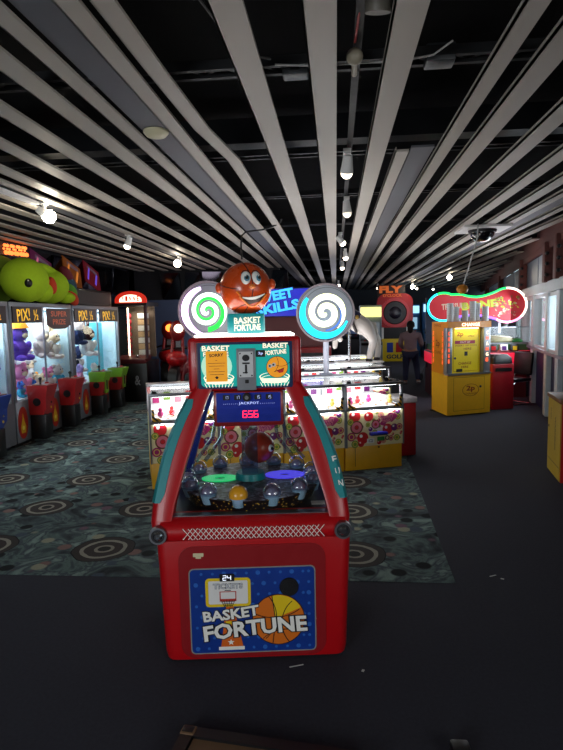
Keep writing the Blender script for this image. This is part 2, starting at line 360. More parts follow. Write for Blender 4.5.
for i, x in enumerate(WS):
    b = MB(TW); b.box(PALE, (x, .0, 1.02), (.24, .15, 2.03), bev=.008); struct(b, 'trim_post_%d' % (i + 1))
    if i in (0, 1, 3, 5, 7):
        b = MB(TW); b.box(BRICKRED, (x - .1, .08, 2.45), (.22, .14, .62), bev=.01)
        for z in (2.25, 2.42, 2.58): b.sph(BLACK, (x - .24, .12, z), .03, 10, 6)
        struct(b, 'trim_bracket_%d' % (i + 1))
# lattice rails above the slats
RAIL = M('rail_dark_metal', '#131417', .6, .4)
for i, y in enumerate((1.9, 3.15, 4.75, 6.3, 8.2, 10.4, 13.0, 16.0, 19.5, 23.0)):
    b = MB()
    for dy in (-.05, .05): b.box(RAIL, (.6, y + dy, 3.0), (11.2, .03, .05))
    if i < 4:
        n = 56
        for q in range(n): b.line(RAIL, [(-5 + q * .2, y - .05), (-4.9 + q * .2, y + .05), (-4.8 + q * .2, y - .05)], .02, .02, 2.99, fr=TOP)
    struct(b, 'ceiling_rail')
for y, z in ((5.4, 3.35),):
    b = MB(); b.box(M('duct_dark', '#191b20', .5, .5), (.4, y, z), (10.5, .35, .22)); struct(b, 'ceiling_duct')
# slats
SLAT = M('slat_pale', '#a8a197', .55, var=.10, scale=1.2)
SLATG = M('slat_grey_panel', '#55565c', .6, var=.08, scale=1.2)
def wallX(y): return 3.3 if y < 8.3 else 3.2 + .187 * (y - 8.26)
def slat(x, w=.14, y0=-3.6, y1=25.9, mat=SLAT, z=CZ, flange=True, pts=None):
    if x + w / 2 > 3.1: y0 = max(y0, 8.26 + (x + w / 2 - 3.1) / .187)
    if x < -1.3: y1 = min(y1, 13.85)
    if y1 - y0 < .5: return
    pts = pts or [(x, y0, z), (x, y1, z)]; b = MB()
    for (xa, ya, za), (xb, yb, zb) in zip(pts[:-1], pts[1:]):
        def sec(cx, cy, cz): return [(cx - w / 2, cy, cz), (cx + w / 2, cy, cz), (cx + w / 2, cy, cz + .016), (cx - w / 2, cy, cz + .016)]
        b.loft(mat, [sec(xa, ya, za), sec(xb, yb, zb)])
        if flange: b.loft(mat, [[(xa - w / 2 + q[0], ya, za + q[1]) for q in ((0, .0), (.008, .0), (.008, .035), (0, .035))], [(xb - w / 2 + q[0], yb, zb + q[1]) for q in ((0, .0), (.008, .0), (.008, .035), (0, .035))]])
    struct(b, 'ceiling_slat')
for x in (-.423, -.053, .318, 1.062, 1.430, 1.80, 2.14, 3.02, 3.36, 3.73, 4.10, 4.47, 4.84, 5.2, 5.6, 6.0): slat(x)
for x in (-1.575, -1.935, -2.31, -2.69, -3.52, -3.87, -4.20, -4.56, -4.82): slat(x, .135)
slat(-.8, .095, pts=[(-.90, -3.6, 2.9), (-.895, 2.25, 2.9), (-.885, 2.9, 2.896), (-.845, 3.7, 2.872), (-.785, 4.5, 2.895), (-.77, 25.9, 2.9)])
for xc, y0 in ((-1.19, -3.6), (.67, 4.5), (-3.08, -3.6), (2.56, -3.6)):
    slat(xc - .155, .10, y0=y0); slat(xc + .155, .10, y0=(-3.6)); slat(xc, .17, y0=y0, mat=SLATG, z=CZ + .025, flange=False)

# ------------------------------------------------------------------ the red basketball machine
HERO = thing('ticket_machine', 'tall red basketball ticket machine with glass turntable and grinning ball on top', 'arcade machine', (-.4015, 2.5625, 0), math.radians(7.29))
b = MB()
def plan(hw, y0, y1, r, z, n=4):
    P = []
    for cx, cy, a0 in ((hw - r, y1 - r, 0), (-hw + r, y1 - r, 90), (-hw + r, y0 + r, 180), (hw - r, y0 + r, 270)):
        for k in range(n + 1): a = math.radians(a0 + 90 * k / n); P.append((cx + r * math.cos(a), cy + r * math.sin(a), z))
    return P
b.loft(RED, [plan(.437, .01, .84, .05, .012), plan(.445, 0, .85, .055, .05), plan(.457, 0, .86, .055, .35), plan(.468, -.0, .87, .055, .60), plan(.468, .01, .86, .06, .66)])
b.build('base_cabinet', HERO)
b = MB(); b.rrect(RED2, -.01, .305, .70, .56, .07, .004, .0); b.ring(RED, 0, 0, 0, 0, 0) if False else None
b.build('front_panel', HERO)
b = MB(); b.box(BLACK, (0, .43, .006), (.80, .76, .012)); b.build('plinth', HERO)
# crossbar with the white net pattern
b = MB(); R = []
for x in (-.44, -.36, .36, .44):
    R.append([(x, .06 - .085 * math.cos(a) , .655 + .062 * math.sin(a)) for a in [math.radians(-90 + 22.5 * k) for k in range(9)]] + [(x, .12, .717), (x, .12, .593)])
b.loft(RED, R); cb = b.build('crossbar', HERO)
b = MB(); X = T(0, -.0275, .655) @ RX(-.02)
for k in range(26):
    u0 = -.33 + k * .0248
    for sgn in (-1, 1):
        b.line(WINK, [(u0, -.026 * sgn), (u0 + .045, .028 * sgn)], .0028, .001, 0, X)
b.build('net_pattern', cb)
for sx in (-.446, .424):
    b = MB(); b.cyl(STEEL, (sx, -.005, .652), (sx, -.035, .652), .043, .041, 24); b.cyl(DARK, (sx, -.03, .652), (sx, -.038, .652), .033, .031, 24); b.cyl(CHROME, (sx, -.035, .652), (sx, -.046, .652), .026, .014, 24)
    b.build('roundel', HERO)
# corner arms
PROF = [(.63, .470, .375), (.70, .478, .378), (.78, .469, .362), (.88, .449, .333), (.98, .426, .303), (1.08, .394, .270), (1.18, .352, .235), (1.27, .305, .203), (1.34, .26, .165)]
def armring(z, xo, xi, sx, y, d):
    P = [(xi, y + .004), (xi + .012, y), (xo - .03, y), (xo - .008, y + .012), (xo, y + .035), (xo, y + d), (xi, y + d)]
    return [(sx * p[0] - .012, p[1], z) for p in P]
def fy(z): return .0 + .17 * max(0, (z - .66)) / .68
BLUEIN = M('navy_arm', '#14287c', .4)
for sx in (-1, 1):
    b = MB(); b.loft(RED, [armring(z, xo, xi, sx, fy(z), .11) for z, xo, xi in PROF]); arm = b.build('front_arm', HERO, 50)
    b = MB(); R = []
    for k in range(13):
        z = .79 + .48 * k / 12
        for (z0, a0, i0), (z1, a1, i1) in zip(PROF[:-1], PROF[1:]):
            if z0 <= z <= z1: xo = a0 + (a1 - a0) * (z - z0) / (z1 - z0)
        y = fy(z); wd = .045 if k not in (0, 12) else .03
        R.append([(sx * q - .012, yy, z) for q, yy in ((xo - wd - .006, y - .004), (xo - .012, y - .004), (xo + .004, y + .02), (xo + .004, y + .06), (xo - .02, y + .06), (xo - wd - .006, y + .01))])
    b.loft(TEAL, R); tr = b.build('arm_trim', arm)
    if sx > 0:
        tr['label'] = 'teal trim with white lettering'
        for i, (ch, z) in enumerate(zip('FUN', (.97, .915, .86))): b = MB(); b.text(WINK, ch, .425 - (z - .86) * .24, 0, .022, .035, X=T(0, fy(z) - .005, z) , rot=.2); b.build('letter', arm)
    b = MB(); b.loft(BLUEIN, [[(p[0], .86 - p[1], p[2]) for p in armring(z, xo, xi, sx, fy(z), .10)] for z, xo, xi in PROF]); b.build('rear_arm', HERO, 50)
# deck, glass
b = MB(); b.box(M('deck_dark', '#15151c', .3), (-.012, .43, .69), (.86, .72, .03)); b.box(STEEL, (-.012, .07, .712), (.75, .05, .012)); b.build('playfield_deck', HERO)
def pane(P): return [Vector(p) for p in P]
b = MB(); q = .006
b.hexa(GLASS, [(-.38, .055, .71), (.356, .055, .71), (.356, .061, .71), (-.38, .061, .71)], [(-.205, .17, 1.30), (.18, .17, 1.30), (.18, .176, 1.30), (-.205, .176, 1.30)]); b.build('front_glass', HERO)
for sx in (-1, 1):
    b = MB(); xa, xb = sx * .44 - .012, sx * .275 - .012
    b.hexa(GLASS, [(xa, .13, .71), (xa + .005, .13, .71), (xa + .005, .74, .71), (xa, .74, .71)], [(xb, .26, 1.30), (xb + .005, .26, 1.30), (xb + .005, .62, 1.30), (xb, .62, 1.30)]); b.build('side_glass', HERO)
# turntable with cupcakes
def table_mat():
    m = M('turntable_top', '#20141e', .35, var=0); nt = m.node_tree; N = nt.nodes; L = nt.links; bs = N['Principled BSDF']
    tc = N.new('ShaderNodeTexCoord'); sx = N.new('ShaderNodeSeparateXYZ'); L.new(tc.outputs['Object'], sx.inputs[0])
    n = N.new('ShaderNodeTexNoise'); n.inputs['Scale'].default_value = 16; n.inputs['Distortion'].default_value = 2; L.new(tc.outputs['Object'], n.inputs[0])
    r = N.new('ShaderNodeValToRGB'); e = r.color_ramp; e.elements[0].position = .38; e.elements[0].color = (*lin('#171018'), 1); e.elements[1].position = .66; e.elements[1].color = (*lin('#9a9cb0'), 1)
    k_ = e.elements.new(.47); k_.color = (*lin('#3a2430'), 1); L.new(n.outputs['Fac'], r.inputs[0]); L.new(r.outputs[0], bs.inputs['Base Color']); return m
def stars_mat():
    m = M('turntable_rim', '#1c1216', .35, var=0); nt = m.node_tree; N = nt.nodes; L = nt.links; bs = N['Principled BSDF']
    tc = N.new('ShaderNodeTexCoord'); v = N.new('ShaderNodeTexVoronoi'); v.inputs['Scale'].default_value = 55; L.new(tc.outputs['Object'], v.inputs[0])
    r = N.new('ShaderNodeValToRGB'); e = r.color_ramp; e.elements[0].position = .22; e.elements[0].color = (*lin('#c89a3a'), 1); e.elements[1].position = .3; e.elements[1].color = (*lin('#1a1014'), 1)
    L.new(v.outputs['Distance'], r.inputs[0]); L.new(r.outputs[0], bs.inputs['Base Color']); return m
CX, CY = -.02, .44
b = MB(); b.cyl(stars_mat(), (0, 0, -.075), (0, 0, 0), .34, .375, 48); b.cyl(table_mat(), (0, 0, 0), (0, 0, .004), .372, .372, 48); tt = b.build('turntable', HERO); tt.location = (CX, CY, .775)
b = MB(); LEDG = E('green_led', '#20c070', .7); LEDP = E('purple_led', '#4a40d8', .9)
b.ring(LEDG, -.17, .02, .03, .10, .006, .004, fr=TOP, ky=.7); b.build('green_led_strip', tt)
b = MB(); b.ring(LEDP, .19, .06, .03, .11, .006, .004, fr=TOP, ky=.7); b.build('purple_led_strip', tt)
CUPM = M('cupcake_case', '#8fb0cc', .4); DOME = G('cupcake_dome', (.86, .88, .95), 4.0, .12); DOMEY = M('cupcake_yellow', '#e0a020', .3, coat=.4)
for i in range(13):
    a = -PI / 2 - .15 + i * 2 * PI / 13; x, y = .347 * math.cos(a), .347 * math.sin(a); b = MB()
    b.lathe(CUPM, [(.026, -.04), (.042, .01), (.044, .016)], (x, y, .004), 18)
    b.sph(DOMEY if i == 0 else DOME, (x, y, .022), (.047, .047, .05), 18, 8, zmin=-.2)
    if i: b.sph(M('cupcake_icing', '#9a94b0', .5), (x, y, .020), (.032, .032, .03), 12, 6)
    b.build('cupcake', tt)
ACR = G('blue_acrylic', (.62, .72, .92), 5.0, .1)
b = MB(); b.box(ACR, (CX, CY, 1.0), (.085, .085, .40)); b.cyl(TEAL, (CX, CY, .786), (CX, CY, .82), .085, .075, 24); b.build('prize_column', HERO)
b = MB(); c = (CX + .05, CY + .13, .925); b.sph(M('ball_red_orange', '#c03a1c', .35, coat=.3), c, .088, 20, 12); b.sph(WINK, (c[0] + .06, c[1] - .05, c[2] + .005), .022, 10, 6); b.sph(INK, (c[0] + .072, c[1] - .066, c[2] + .005), .01, 8, 6); b.build('inner_ball', HERO)
for sx in (-1, 1):
    b = MB()
    for dx in (0, .05): b.tube(ACR, [(CX + sx * (.13 + dx * .6), CY - .02, 1.2), (CX + sx * (.15 + dx), CY - .02, 1.02), (CX + sx * (.24 + dx), CY - .05, .90)], .010, 8)
    b.build('clear_chute', HERO)
b = MB(); b.box(WHITE, (.33, .22, .707), (.07, .05, .004)); b.build('playfield_card', HERO)
point('turntable_glow', (-.55, 3.0, 1.06), .25, (.7, .7, 1), .03)
# jackpot display
b = MB(); X = T(0, .155, 0)
b.box(RED2, (-.012, .185, 1.215), (.345, .06, .175), bev=.01); b.rrect(M('display_blue', '#1a2f9a', .3, emit=.08), -.012, 1.222, .315, .145, .004, .001, 0, X)
GW = E('display_white', '#b8c8ff', .8)
for u in (-.12, -.065, .035, .09): b.rrect(INK, u, 1.272, .034, .026, .003, .0015, .001, X); b.digits(GW, '17' if u < 0 else '15', u, 1.272, .02, .014, .003, X)
b.text(GW, 'JACKPOT', -.01, 1.241, .10, .016, .002, X=X, bold=.005)
for u in range(-13, 14):
    if abs(u) > 5: b.disc(GW, u * .0095 - .01, 1.240, .0014, .001, .001, X, seg=6)
b.digits(E('led_red', '#ff2040', 3.2), '656', -.004, 1.188, .082, .032, .002, X)
d = b.build('jackpot_display', HERO)
b = MB(); b.cyl(BLACK, (-.02, .155, 1.273), (-.02, .13, 1.273), .022, .02, 20); b.cyl(GREYP, (-.02, .131, 1.273), (-.02, .126, 1.273), .01, .009, 16); b.build('lock', d)
# head cabinet
b = MB(); b.box(RED, (-.026, .43, 1.432), (.56, .50, .27), bev=.022, seg=3); b.box(MAROON, (-.026, .176, 1.43), (.485, .02, .24), bev=.006); hc = b.build('head_cabinet', HERO)
b = MB(); b.box(E('lit_top', '#fffaf0', 3.5), (-.026, .43, 1.5735), (.50, .43, .011), bev=.004); b.build('lit_top', HERO)
b = MB(); X = T(-.0235, .166, 1.4285); s_ = .46 / 485
def mq(x, y): return ((x - 267.5) * s_, (157.5 - y) * s_)
b.rrect(M('marquee_navy', '#0c2248', .35, emit=.2), 0, 0, .462, .228, .008, .002, 0, X)
b.rrect(M('marquee_teal', '#0a948c', .35, emit=.7), 0, 0, .435, .205, .02, .001, .002, X)
CREAM = M('marquee_cream', '#fff6d8', .4, emit=.75, var=0); u, v = mq(120, 160)
b.disc(M('marquee_glow', '#b8ecd0', .4, emit=.5, var=0), u, v, .075, .0006, .003, X)
for (x, y, w_, h_, st, r) in ((118, 67, 142, 28, 'BASKET', 0), (118, 97, 130, 22, 'FORTUNE', 0), (425, 58, 130, 26, 'BASKET', .0), (425, 93, 112, 24, 'FORTUNE', .08)):
    u, v = mq(x, y); b.text(CREAM, st, u, v, w_ * s_, h_ * s_, .0045, r, X, outline=M('teal_dark', '#064048', .4, var=0), bold=.03, ol=.07)
for x in (130, 418):
    u, v = mq(x, 232)
    for kk, rr in ((0, .075), (.008, .07)): b.ring(CREAM, u, v + .012 - kk * 1.5, rr - .006, rr, .0008, .003, X, ky=.3)
    b.prism(CREAM, [(u - .06, v - .018), (u + .06, v - .018), (u + .07, v + .004), (u - .07, v + .004)], .0008, .0034, X)
    for q in range(9): b.line(CREAM, [(u - .07 + q * .0175, v - .015), (u - .06 + q * .015, v - .036)], .003, .0008, .003, X)
u, v = mq(432, 170); OB = M('cartoon_ball', '#f09a20', .4, emit=.45, var=0)
b.disc(OB, u, v, .052, .001, .004, X, seg=32); b.ring(INK, u, v, .051, .0535, .001, .0042, X)
b.ring(INK, u - .05, v + .02, .055, .0572, .0006, .005, X, a0=-.75, a1=.6); b.ring(INK, u + .02, v + .06, .055, .0572, .0006, .005, X, a0=-2.2, a1=-.6)
for dx, dy in ((-.03, .006), (-.012, .012)): b.disc(WINK, u + dx - .004, v + dy, .010, .0008, .0055, X, seg=14); b.disc(INK, u + dx - .006, v + dy, .005, .0008, .0063, X, seg=10)
b.prism(M('tongue', '#c02828', .4, var=0, emit=.2), [(u - .005, v - .016), (u + .034, v - .006), (u + .03, v - .026), (u + .01, v - .03)], .0008, .0055, X); b.line(INK, [(u - .016, v - .024), (u + .0, v - .018), (u + .036, v - .004)], .003, .0008, .006, X)
u, v = mq(348, 98); b.rrect(INK, u, v, .046, .034, .004, .001, .004, X); b.text(GW, '2p', u, v, .024, .016, .0055, X=X)
mp = b.build('marquee_panel', hc)
b = MB(); u, v = mq(273, 178); b.box(M('coin_grey', '#85888e', .4), (u - .0235, .158, v + 1.4285), (.094, .018, .205), bev=.004)
X2 = T(-.0235, .149, 1.4285)
u2, v2 = mq(272, 152); b.rrect(M('coin_plate', '#dcdee0', .35), u2, v2, .07, .125, .004, .003, 0, X2); b.disc(DARK, u2, v2 + .032, .018, .002, .003, X2, ry=.016); b.rrect(INK, u2, v2 + .034, .024, .004, .001, .001, .005, X2)
b.rrect(DARK, u2, v2 - .022, .010, .044, .002, .002, .003, X2); b.rrect(INK, u2 - .004, v2 - .04, .024, .006, .001, .002, .003, X2); b.rrect(INK, u2, v2 + .006, .036, .008, .001, .001, .003, X2)
for q in (-1, 1):
    for p in (-1, 1): b.disc(CHROME, u2 + q * .028, v2 + p * .054, .004, .002, .003, X2, seg=10)
u3, v3 = mq(275, 240); b.rrect(INK, u3, v3, .018, .018, .003, .002, 0, X2)
b.build('coin_slot', hc)
b = MB(); X3 = T(-.0235, .1605, 1.4285); u, v = mq(120, 160); NT = M('notice_orange', '#f0a018', .5, emit=.4, var=.04)
b.rrect(NT, u, v, .104, .15, .002, .001, 0, X3); b.text(INK, 'SORRY', u, v + .055, .07, .016, .0015, .05, X3, bold=.03)
for k_, wd in enumerate((.01, .085, .075, .03, .08, .07, .02)): b.rrect(INK, u, v + .03 - k_ * .014, wd, .0022, .001, .0006, .001, X3)
b.disc(INK, u, v - .055, .007, .0006, .001, X3, seg=12); b.build('out_of_order_notice', hc)
# drum sign and grinning ball
b = MB(); b.lathe(TEAL, [(.098, 0), (.10, .01), (.10, .095), (.097, .105)], (0, 0, 0), 32)
for st, z in (('BASKET', .07), ('FORTUNE', .033)):
    V, F = text_mesh(st, .03); a_ = lambda x: (x * .15) / .101
    b.raw(M('drum_cream', '#f4ecd0', .4, emit=.35, var=0), [(.1015 * math.sin(a_(x) + .12), -.1015 * math.cos(a_(x) + .12), z + y * .033 + x * .004) for x, y in V], F)
dr = b.build('sign_drum', HERO); dr.location = (-.022, .42, 1.578)

BO = M('topper_orange', '#cf4a16', .28, coat=.5, var=.06)
bc = (-.02, .42, 1.815); br_ = .136
b = MB(); b.sph(BO, (0, 0, 0), br_, 40, 24)
b.sph(BO, (-.137, -.01, .005), (.022, .02, .028), 12, 8); b.sph(BO, (.137, -.01, .02), (.022, .02, .028), 12, 8)
bl = b.build('ball_topper', HERO); bl.location = bc
def sp(az, el, r=1.0):
    az, el = math.radians(az + 16), math.radians(el); return Vector((math.sin(az) * math.cos(el), -math.cos(az) * math.cos(el), math.sin(el))) * br_ * r
b = MB()
for c0, pts in ((0, [sp(-16 + 58 * math.sin(t) - 40, 80 * math.cos(t)) for t in [PI * k / 24 for k in range(25)]]), (1, [sp(a, 8 - 14 * math.cos(math.radians(a))) for a in range(-180, -28, 6)]), (2, [sp(60 + 30 * math.sin(t), 78 * math.cos(t)) for t in [PI * k / 24 for k in range(25)]]), (3, [sp(a, -50 + 12 * math.cos(math.radians(2 * a))) for a in range(-180, 180, 8)])):
    b.tube(INK, [p * 1.001 for p in pts], .0022, 6)
b.build('ball_seam', bl)
EY = M('eye_white', '#f4f4f0', .2, coat=.5, var=0); IRIS = M('iris_blue', '#3c7f96', .3, var=0)
for az in (-13, 13):
    b = MB(); n = sp(az, 21).normalized(); q = n.to_track_quat('-Y', 'Z').to_euler()
    b.sph(EY, sp(az, 21, .96), (.026, .018, .036), 18, 12, q); p = sp(az + 2, 18, 1.07); q2 = n
    b.sph(IRIS, p, (.014, .008, .018), 14, 8, q); b.sph(INK, sp(az + 2, 18, 1.115), (.008, .006, .011), 12, 8, q); b.sph(WINK, sp(az, 21, 1.15), .0032, 8, 6)
    b.tube(INK, [sp(az - 11, 30, 1.02), sp(az - 5, 37.5, 1.02), sp(az + 5, 37.5, 1.02), sp(az + 11, 30, 1.02)], .0022, 6)
    b.build('eye', bl)
b = MB(); b.sph(M('nose_orange', '#f08030', .3, coat=.4, var=0), sp(0, 1, 1.02), (.018, .016, .013), 14, 8); b.build('nose', bl)
def patch(b, m, a0, a1, top, bot, r, n=20, k_=5):
    V = []; F = []
    for i in range(n + 1):
        a = a0 + (a1 - a0) * i / n; t, q = top(a), bot(a)
        for j in range(k_ + 1): V.append(sp(a, t + (q - t) * j / k_, r))
    for i in range(n):
        for j in range(k_): F.append((i * (k_ + 1) + j, i * (k_ + 1) + j + 1, (i + 1) * (k_ + 1) + j + 1, (i + 1) * (k_ + 1) + j))
    b.raw(m, V, F)
mt = lambda a: -15 - 6 * math.cos(math.radians(a * 2.4)) + a * .10
mb_ = lambda a: -15 - 30 * max(0, math.cos(math.radians((a - 6) * 2.6))) + a * .10
b = MB(); patch(b, M('mouth_dark', '#2a0604', .4, var=0), -28, 38, mt, lambda a: min(mb_(a), mt(a) - .5), 1.012)
patch(b, WINK, -22, 33, mt, lambda a: mt(a) - 6.5 * max(.1, math.cos(math.radians((a - 5) * 2.7))), 1.022)
patch(b, M('ball_tongue', '#b8401c', .35, var=0), -8, 26, lambda a: mb_(a) + 9 * math.cos(math.radians((a - 9) * 5)), lambda a: mb_(a) + .5, 1.02)
b.tube(M('lip_orange', '#f0802c', .3, coat=.4, var=0), [sp(a, min(mb_(a), mt(a) - .5), 1.015) for a in range(-28, 39, 3)], .006, 8)
b.tube(M('lip_orange', '#f0802c'), [sp(-34, -9, 1.01), sp(-30, -12, 1.015), sp(-26, -19, 1.015)], .006, 8)
b.build('mouth', bl)
# poster on the base
b = MB(); X = T(-.0115, -.004, .2615); s_ = .60 / 495
def pq(x, y): return ((x - 277.5) * s_, (190 - y) * s_)
b.rrect(M('poster_edge', '#8a8a88', .4), 0, 0, .606, .430, .024, .002, 0, X)
b.rrect(M('poster_blue', '#12388e', .35, var=.25, scale=5, coat=.3), 0, 0, .594, .418, .02, .001, .002, X)
DOT = M('poster_dot', '#2a63bc', .4, var=0)
for i in range(11):
    for j in range(8): b.disc(DOT, -.27 + i * .054 + (.027 if j % 2 else 0) * (1 if i < 10 else 0), -.188 + j * .0535, .007 if (i + j) % 3 else .011, .0004, .003, X, seg=12)
u, v = pq(181, 113); b.rrect(YEL2, u, v, .216, .143, .018, .0006, .0034, X); b.rrect(WHITE, u, v, .188, .116, .008, .0006, .004, X)
SR = M('hoop_red', '#b83020', .4, var=0)
u, v = pq(181, 87); b.text(M('print_grey', '#c8ccd4', .4, var=0), 'TICKETS', u, v, .142, .026, .0055, 0, X, outline=INK, bold=.02, ol=.06)
u, v = pq(180, 129); b.prism(SR, [(u - .04, v - .025), (u + .04, v - .025), (u + .04, v + .025), (u - .04, v + .025)], .0005, .0046, X); b.prism(WHITE, [(u - .035, v - .012), (u + .035, v - .012), (u + .035, v + .021), (u - .035, v + .021)], .0005, .0051, X)
b.rrect(INK, u, v + .03, .03, .004, .001, .0004, .0048, X)
for q in range(6): b.line(INK, [(u - .034 + q * .0136, v - .018), (u - .017 + q * .0068, v - .052)], .0025, .0004, .0058, X); 
for q in range(3): b.line(INK, [(u - .031 + q * .006, v - .026 - q * .01), (u + .031 - q * .006, v - .026 - q * .01)], .002, .0004, .0058, X)
OC = M('cone_orange', '#d8641c', .4, var=0)
b.prism(OC, [pq(147, 338), pq(235, 338), pq(201, 172), pq(171, 172)], .0006, .0042, X); b.prism(YEL2, [pq(167, 245), pq(205, 245), pq(203, 232), pq(169, 232)], .0004, .0048, X)
u, v = pq(189, 345); b.rrect(WINK, u, v, .124, .017, .002, .0006, .0046, X)
u, v = pq(187, 320); b.prism(WINK, [(u + (.017 if k % 2 == 0 else .007) * math.sin(2 * PI * k / 10), v + (.017 if k % 2 == 0 else .007) * math.cos(2 * PI * k / 10)) for k in range(10)], .0004, .005, X)
u, v = pq(378, 232); R_ = .125; PB = M('print_ball_orange', '#d9701e', .4, var=.08, scale=8)
b.disc(PB, u, v, R_, .0006, .0036, X, seg=48); b.ring(INK, u, v, R_ - .001, R_ + .003, .0006, .0038, X, seg=48)
a0 = math.radians(35); b.prism(YEL2, [(u - .018, v + .005)] + [(u + (R_ - .003) * math.cos(math.radians(a)), v + (R_ - .003) * math.sin(math.radians(a))) for a in range(28, 112, 7)], .0004, .0043, X)
def ci(m_, w_):                       # seam arcs clipped to the printed ball
    for (cx_, cy_, rr) in ((u - .16, v + .02, .15), (u + .16, v - .02, .145), (u + .03, v - .20, .15), (u - .02, v + .22, .21)):
        seg_ = []
        for a in range(0, 361, 5):
            p = (cx_ + rr * math.cos(math.radians(a)), cy_ + rr * math.sin(math.radians(a)))
            if math.hypot(p[0] - u, p[1] - v) < R_: seg_.append(p)
            else:
                if len(seg_) > 1: b.line(m_, seg_, w_, .0004, .0048, X)
                seg_ = []
        if len(seg_) > 1: b.line(m_, seg_, w_, .0004, .0048, X)
ci(INK, .004)
b.line(INK, [(u - .03, v - R_ + .004), (u - .015, v), (u - .03, v + R_ - .004)], .004, .0004, .0049, X)
u, v = pq(190, 199); b.text(WINK, 'BASKET', u, v, 222 * s_, 44 * s_, .0075, math.radians(6), X, outline=INK, bold=.035, ol=.09, arc=-.004)
u, v = pq(285, 266); b.text(WINK, 'FORTUNE', u, v, 412 * s_, 66 * s_, .0085, math.radians(4.5), X, outline=INK, bold=.035, ol=.085, arc=.009)
po = b.build('front_poster', HERO)
b = MB(); u, v = pq(422, 98); b.cyl(BLACK, (u - .0115, -.006, v + .2615), (u - .0115, -.014, v + .2615), .046, .045, 28)
for r_ in (.01, .02, .03, .04): b.ring(DARK, u - .0115, v + .2615, r_ - .003, r_, .002, 0, T(0, -.014, 0))
b.build('speaker_grille', po)
b = MB(); u, v = pq(178, 51); X5 = T(-.0115, -.010, .2615); b.rrect(INK, u, v, .07, .036, .004, .003, 0, X5); b.digits(E('led_white', '#e8f0ff', 1.1), '24', u, v, .044, .022, .0035, X5); b.build('ticket_counter', po)
b = MB(); b.rrect(M('sticker_cream', '#d8cfa8', .5), -.265, .543, .05, .018, .004, .001, .004); b.rrect(M('sticker_cream', '#d8cfa8'), -.265, .531, .026, .012, .003, .001, .004); b.build('sticker', HERO)

# ------------------------------------------------------------------ coin pushers
IR = math.radians(20.37); IO = Vector((-1.814, 5.231, 0)); IU = Vector((math.cos(IR), math.sin(IR), 0)); IN = Vector((-math.sin(IR), math.cos(IR), 0))
def isl(u, v, z=0): return IO + IU * u + IN * v + Vector((0, 0, z))
CRM = M('fruit_panel_cream', '#efe3b0', .4, var=.06)
FR = [M('fruit_red', '#c81e24', .35, var=.1), M('fruit_magenta', '#b0206a', .35, var=.1), M('fruit_purple', '#6a1a6a', .35, var=.1), M('fruit_green', '#7a9a30', .4, var=.1), M('fruit_brown', '#6e3a1c', .4, var=.1), M('fruit_pink', '#e07a8c', .4, var=.1), M('fruit_yellow', '#e8c860', .4, var=.1)]
LEDW = E('led_strip_white', '#f6faff', 5.0)
PLAY = M('playfield_white', '#e8e6e6', .35, var=.1, scale=30)
COIN = M('copper_coin', '#a8683c', .35, .8, var=.2)
PW = .674
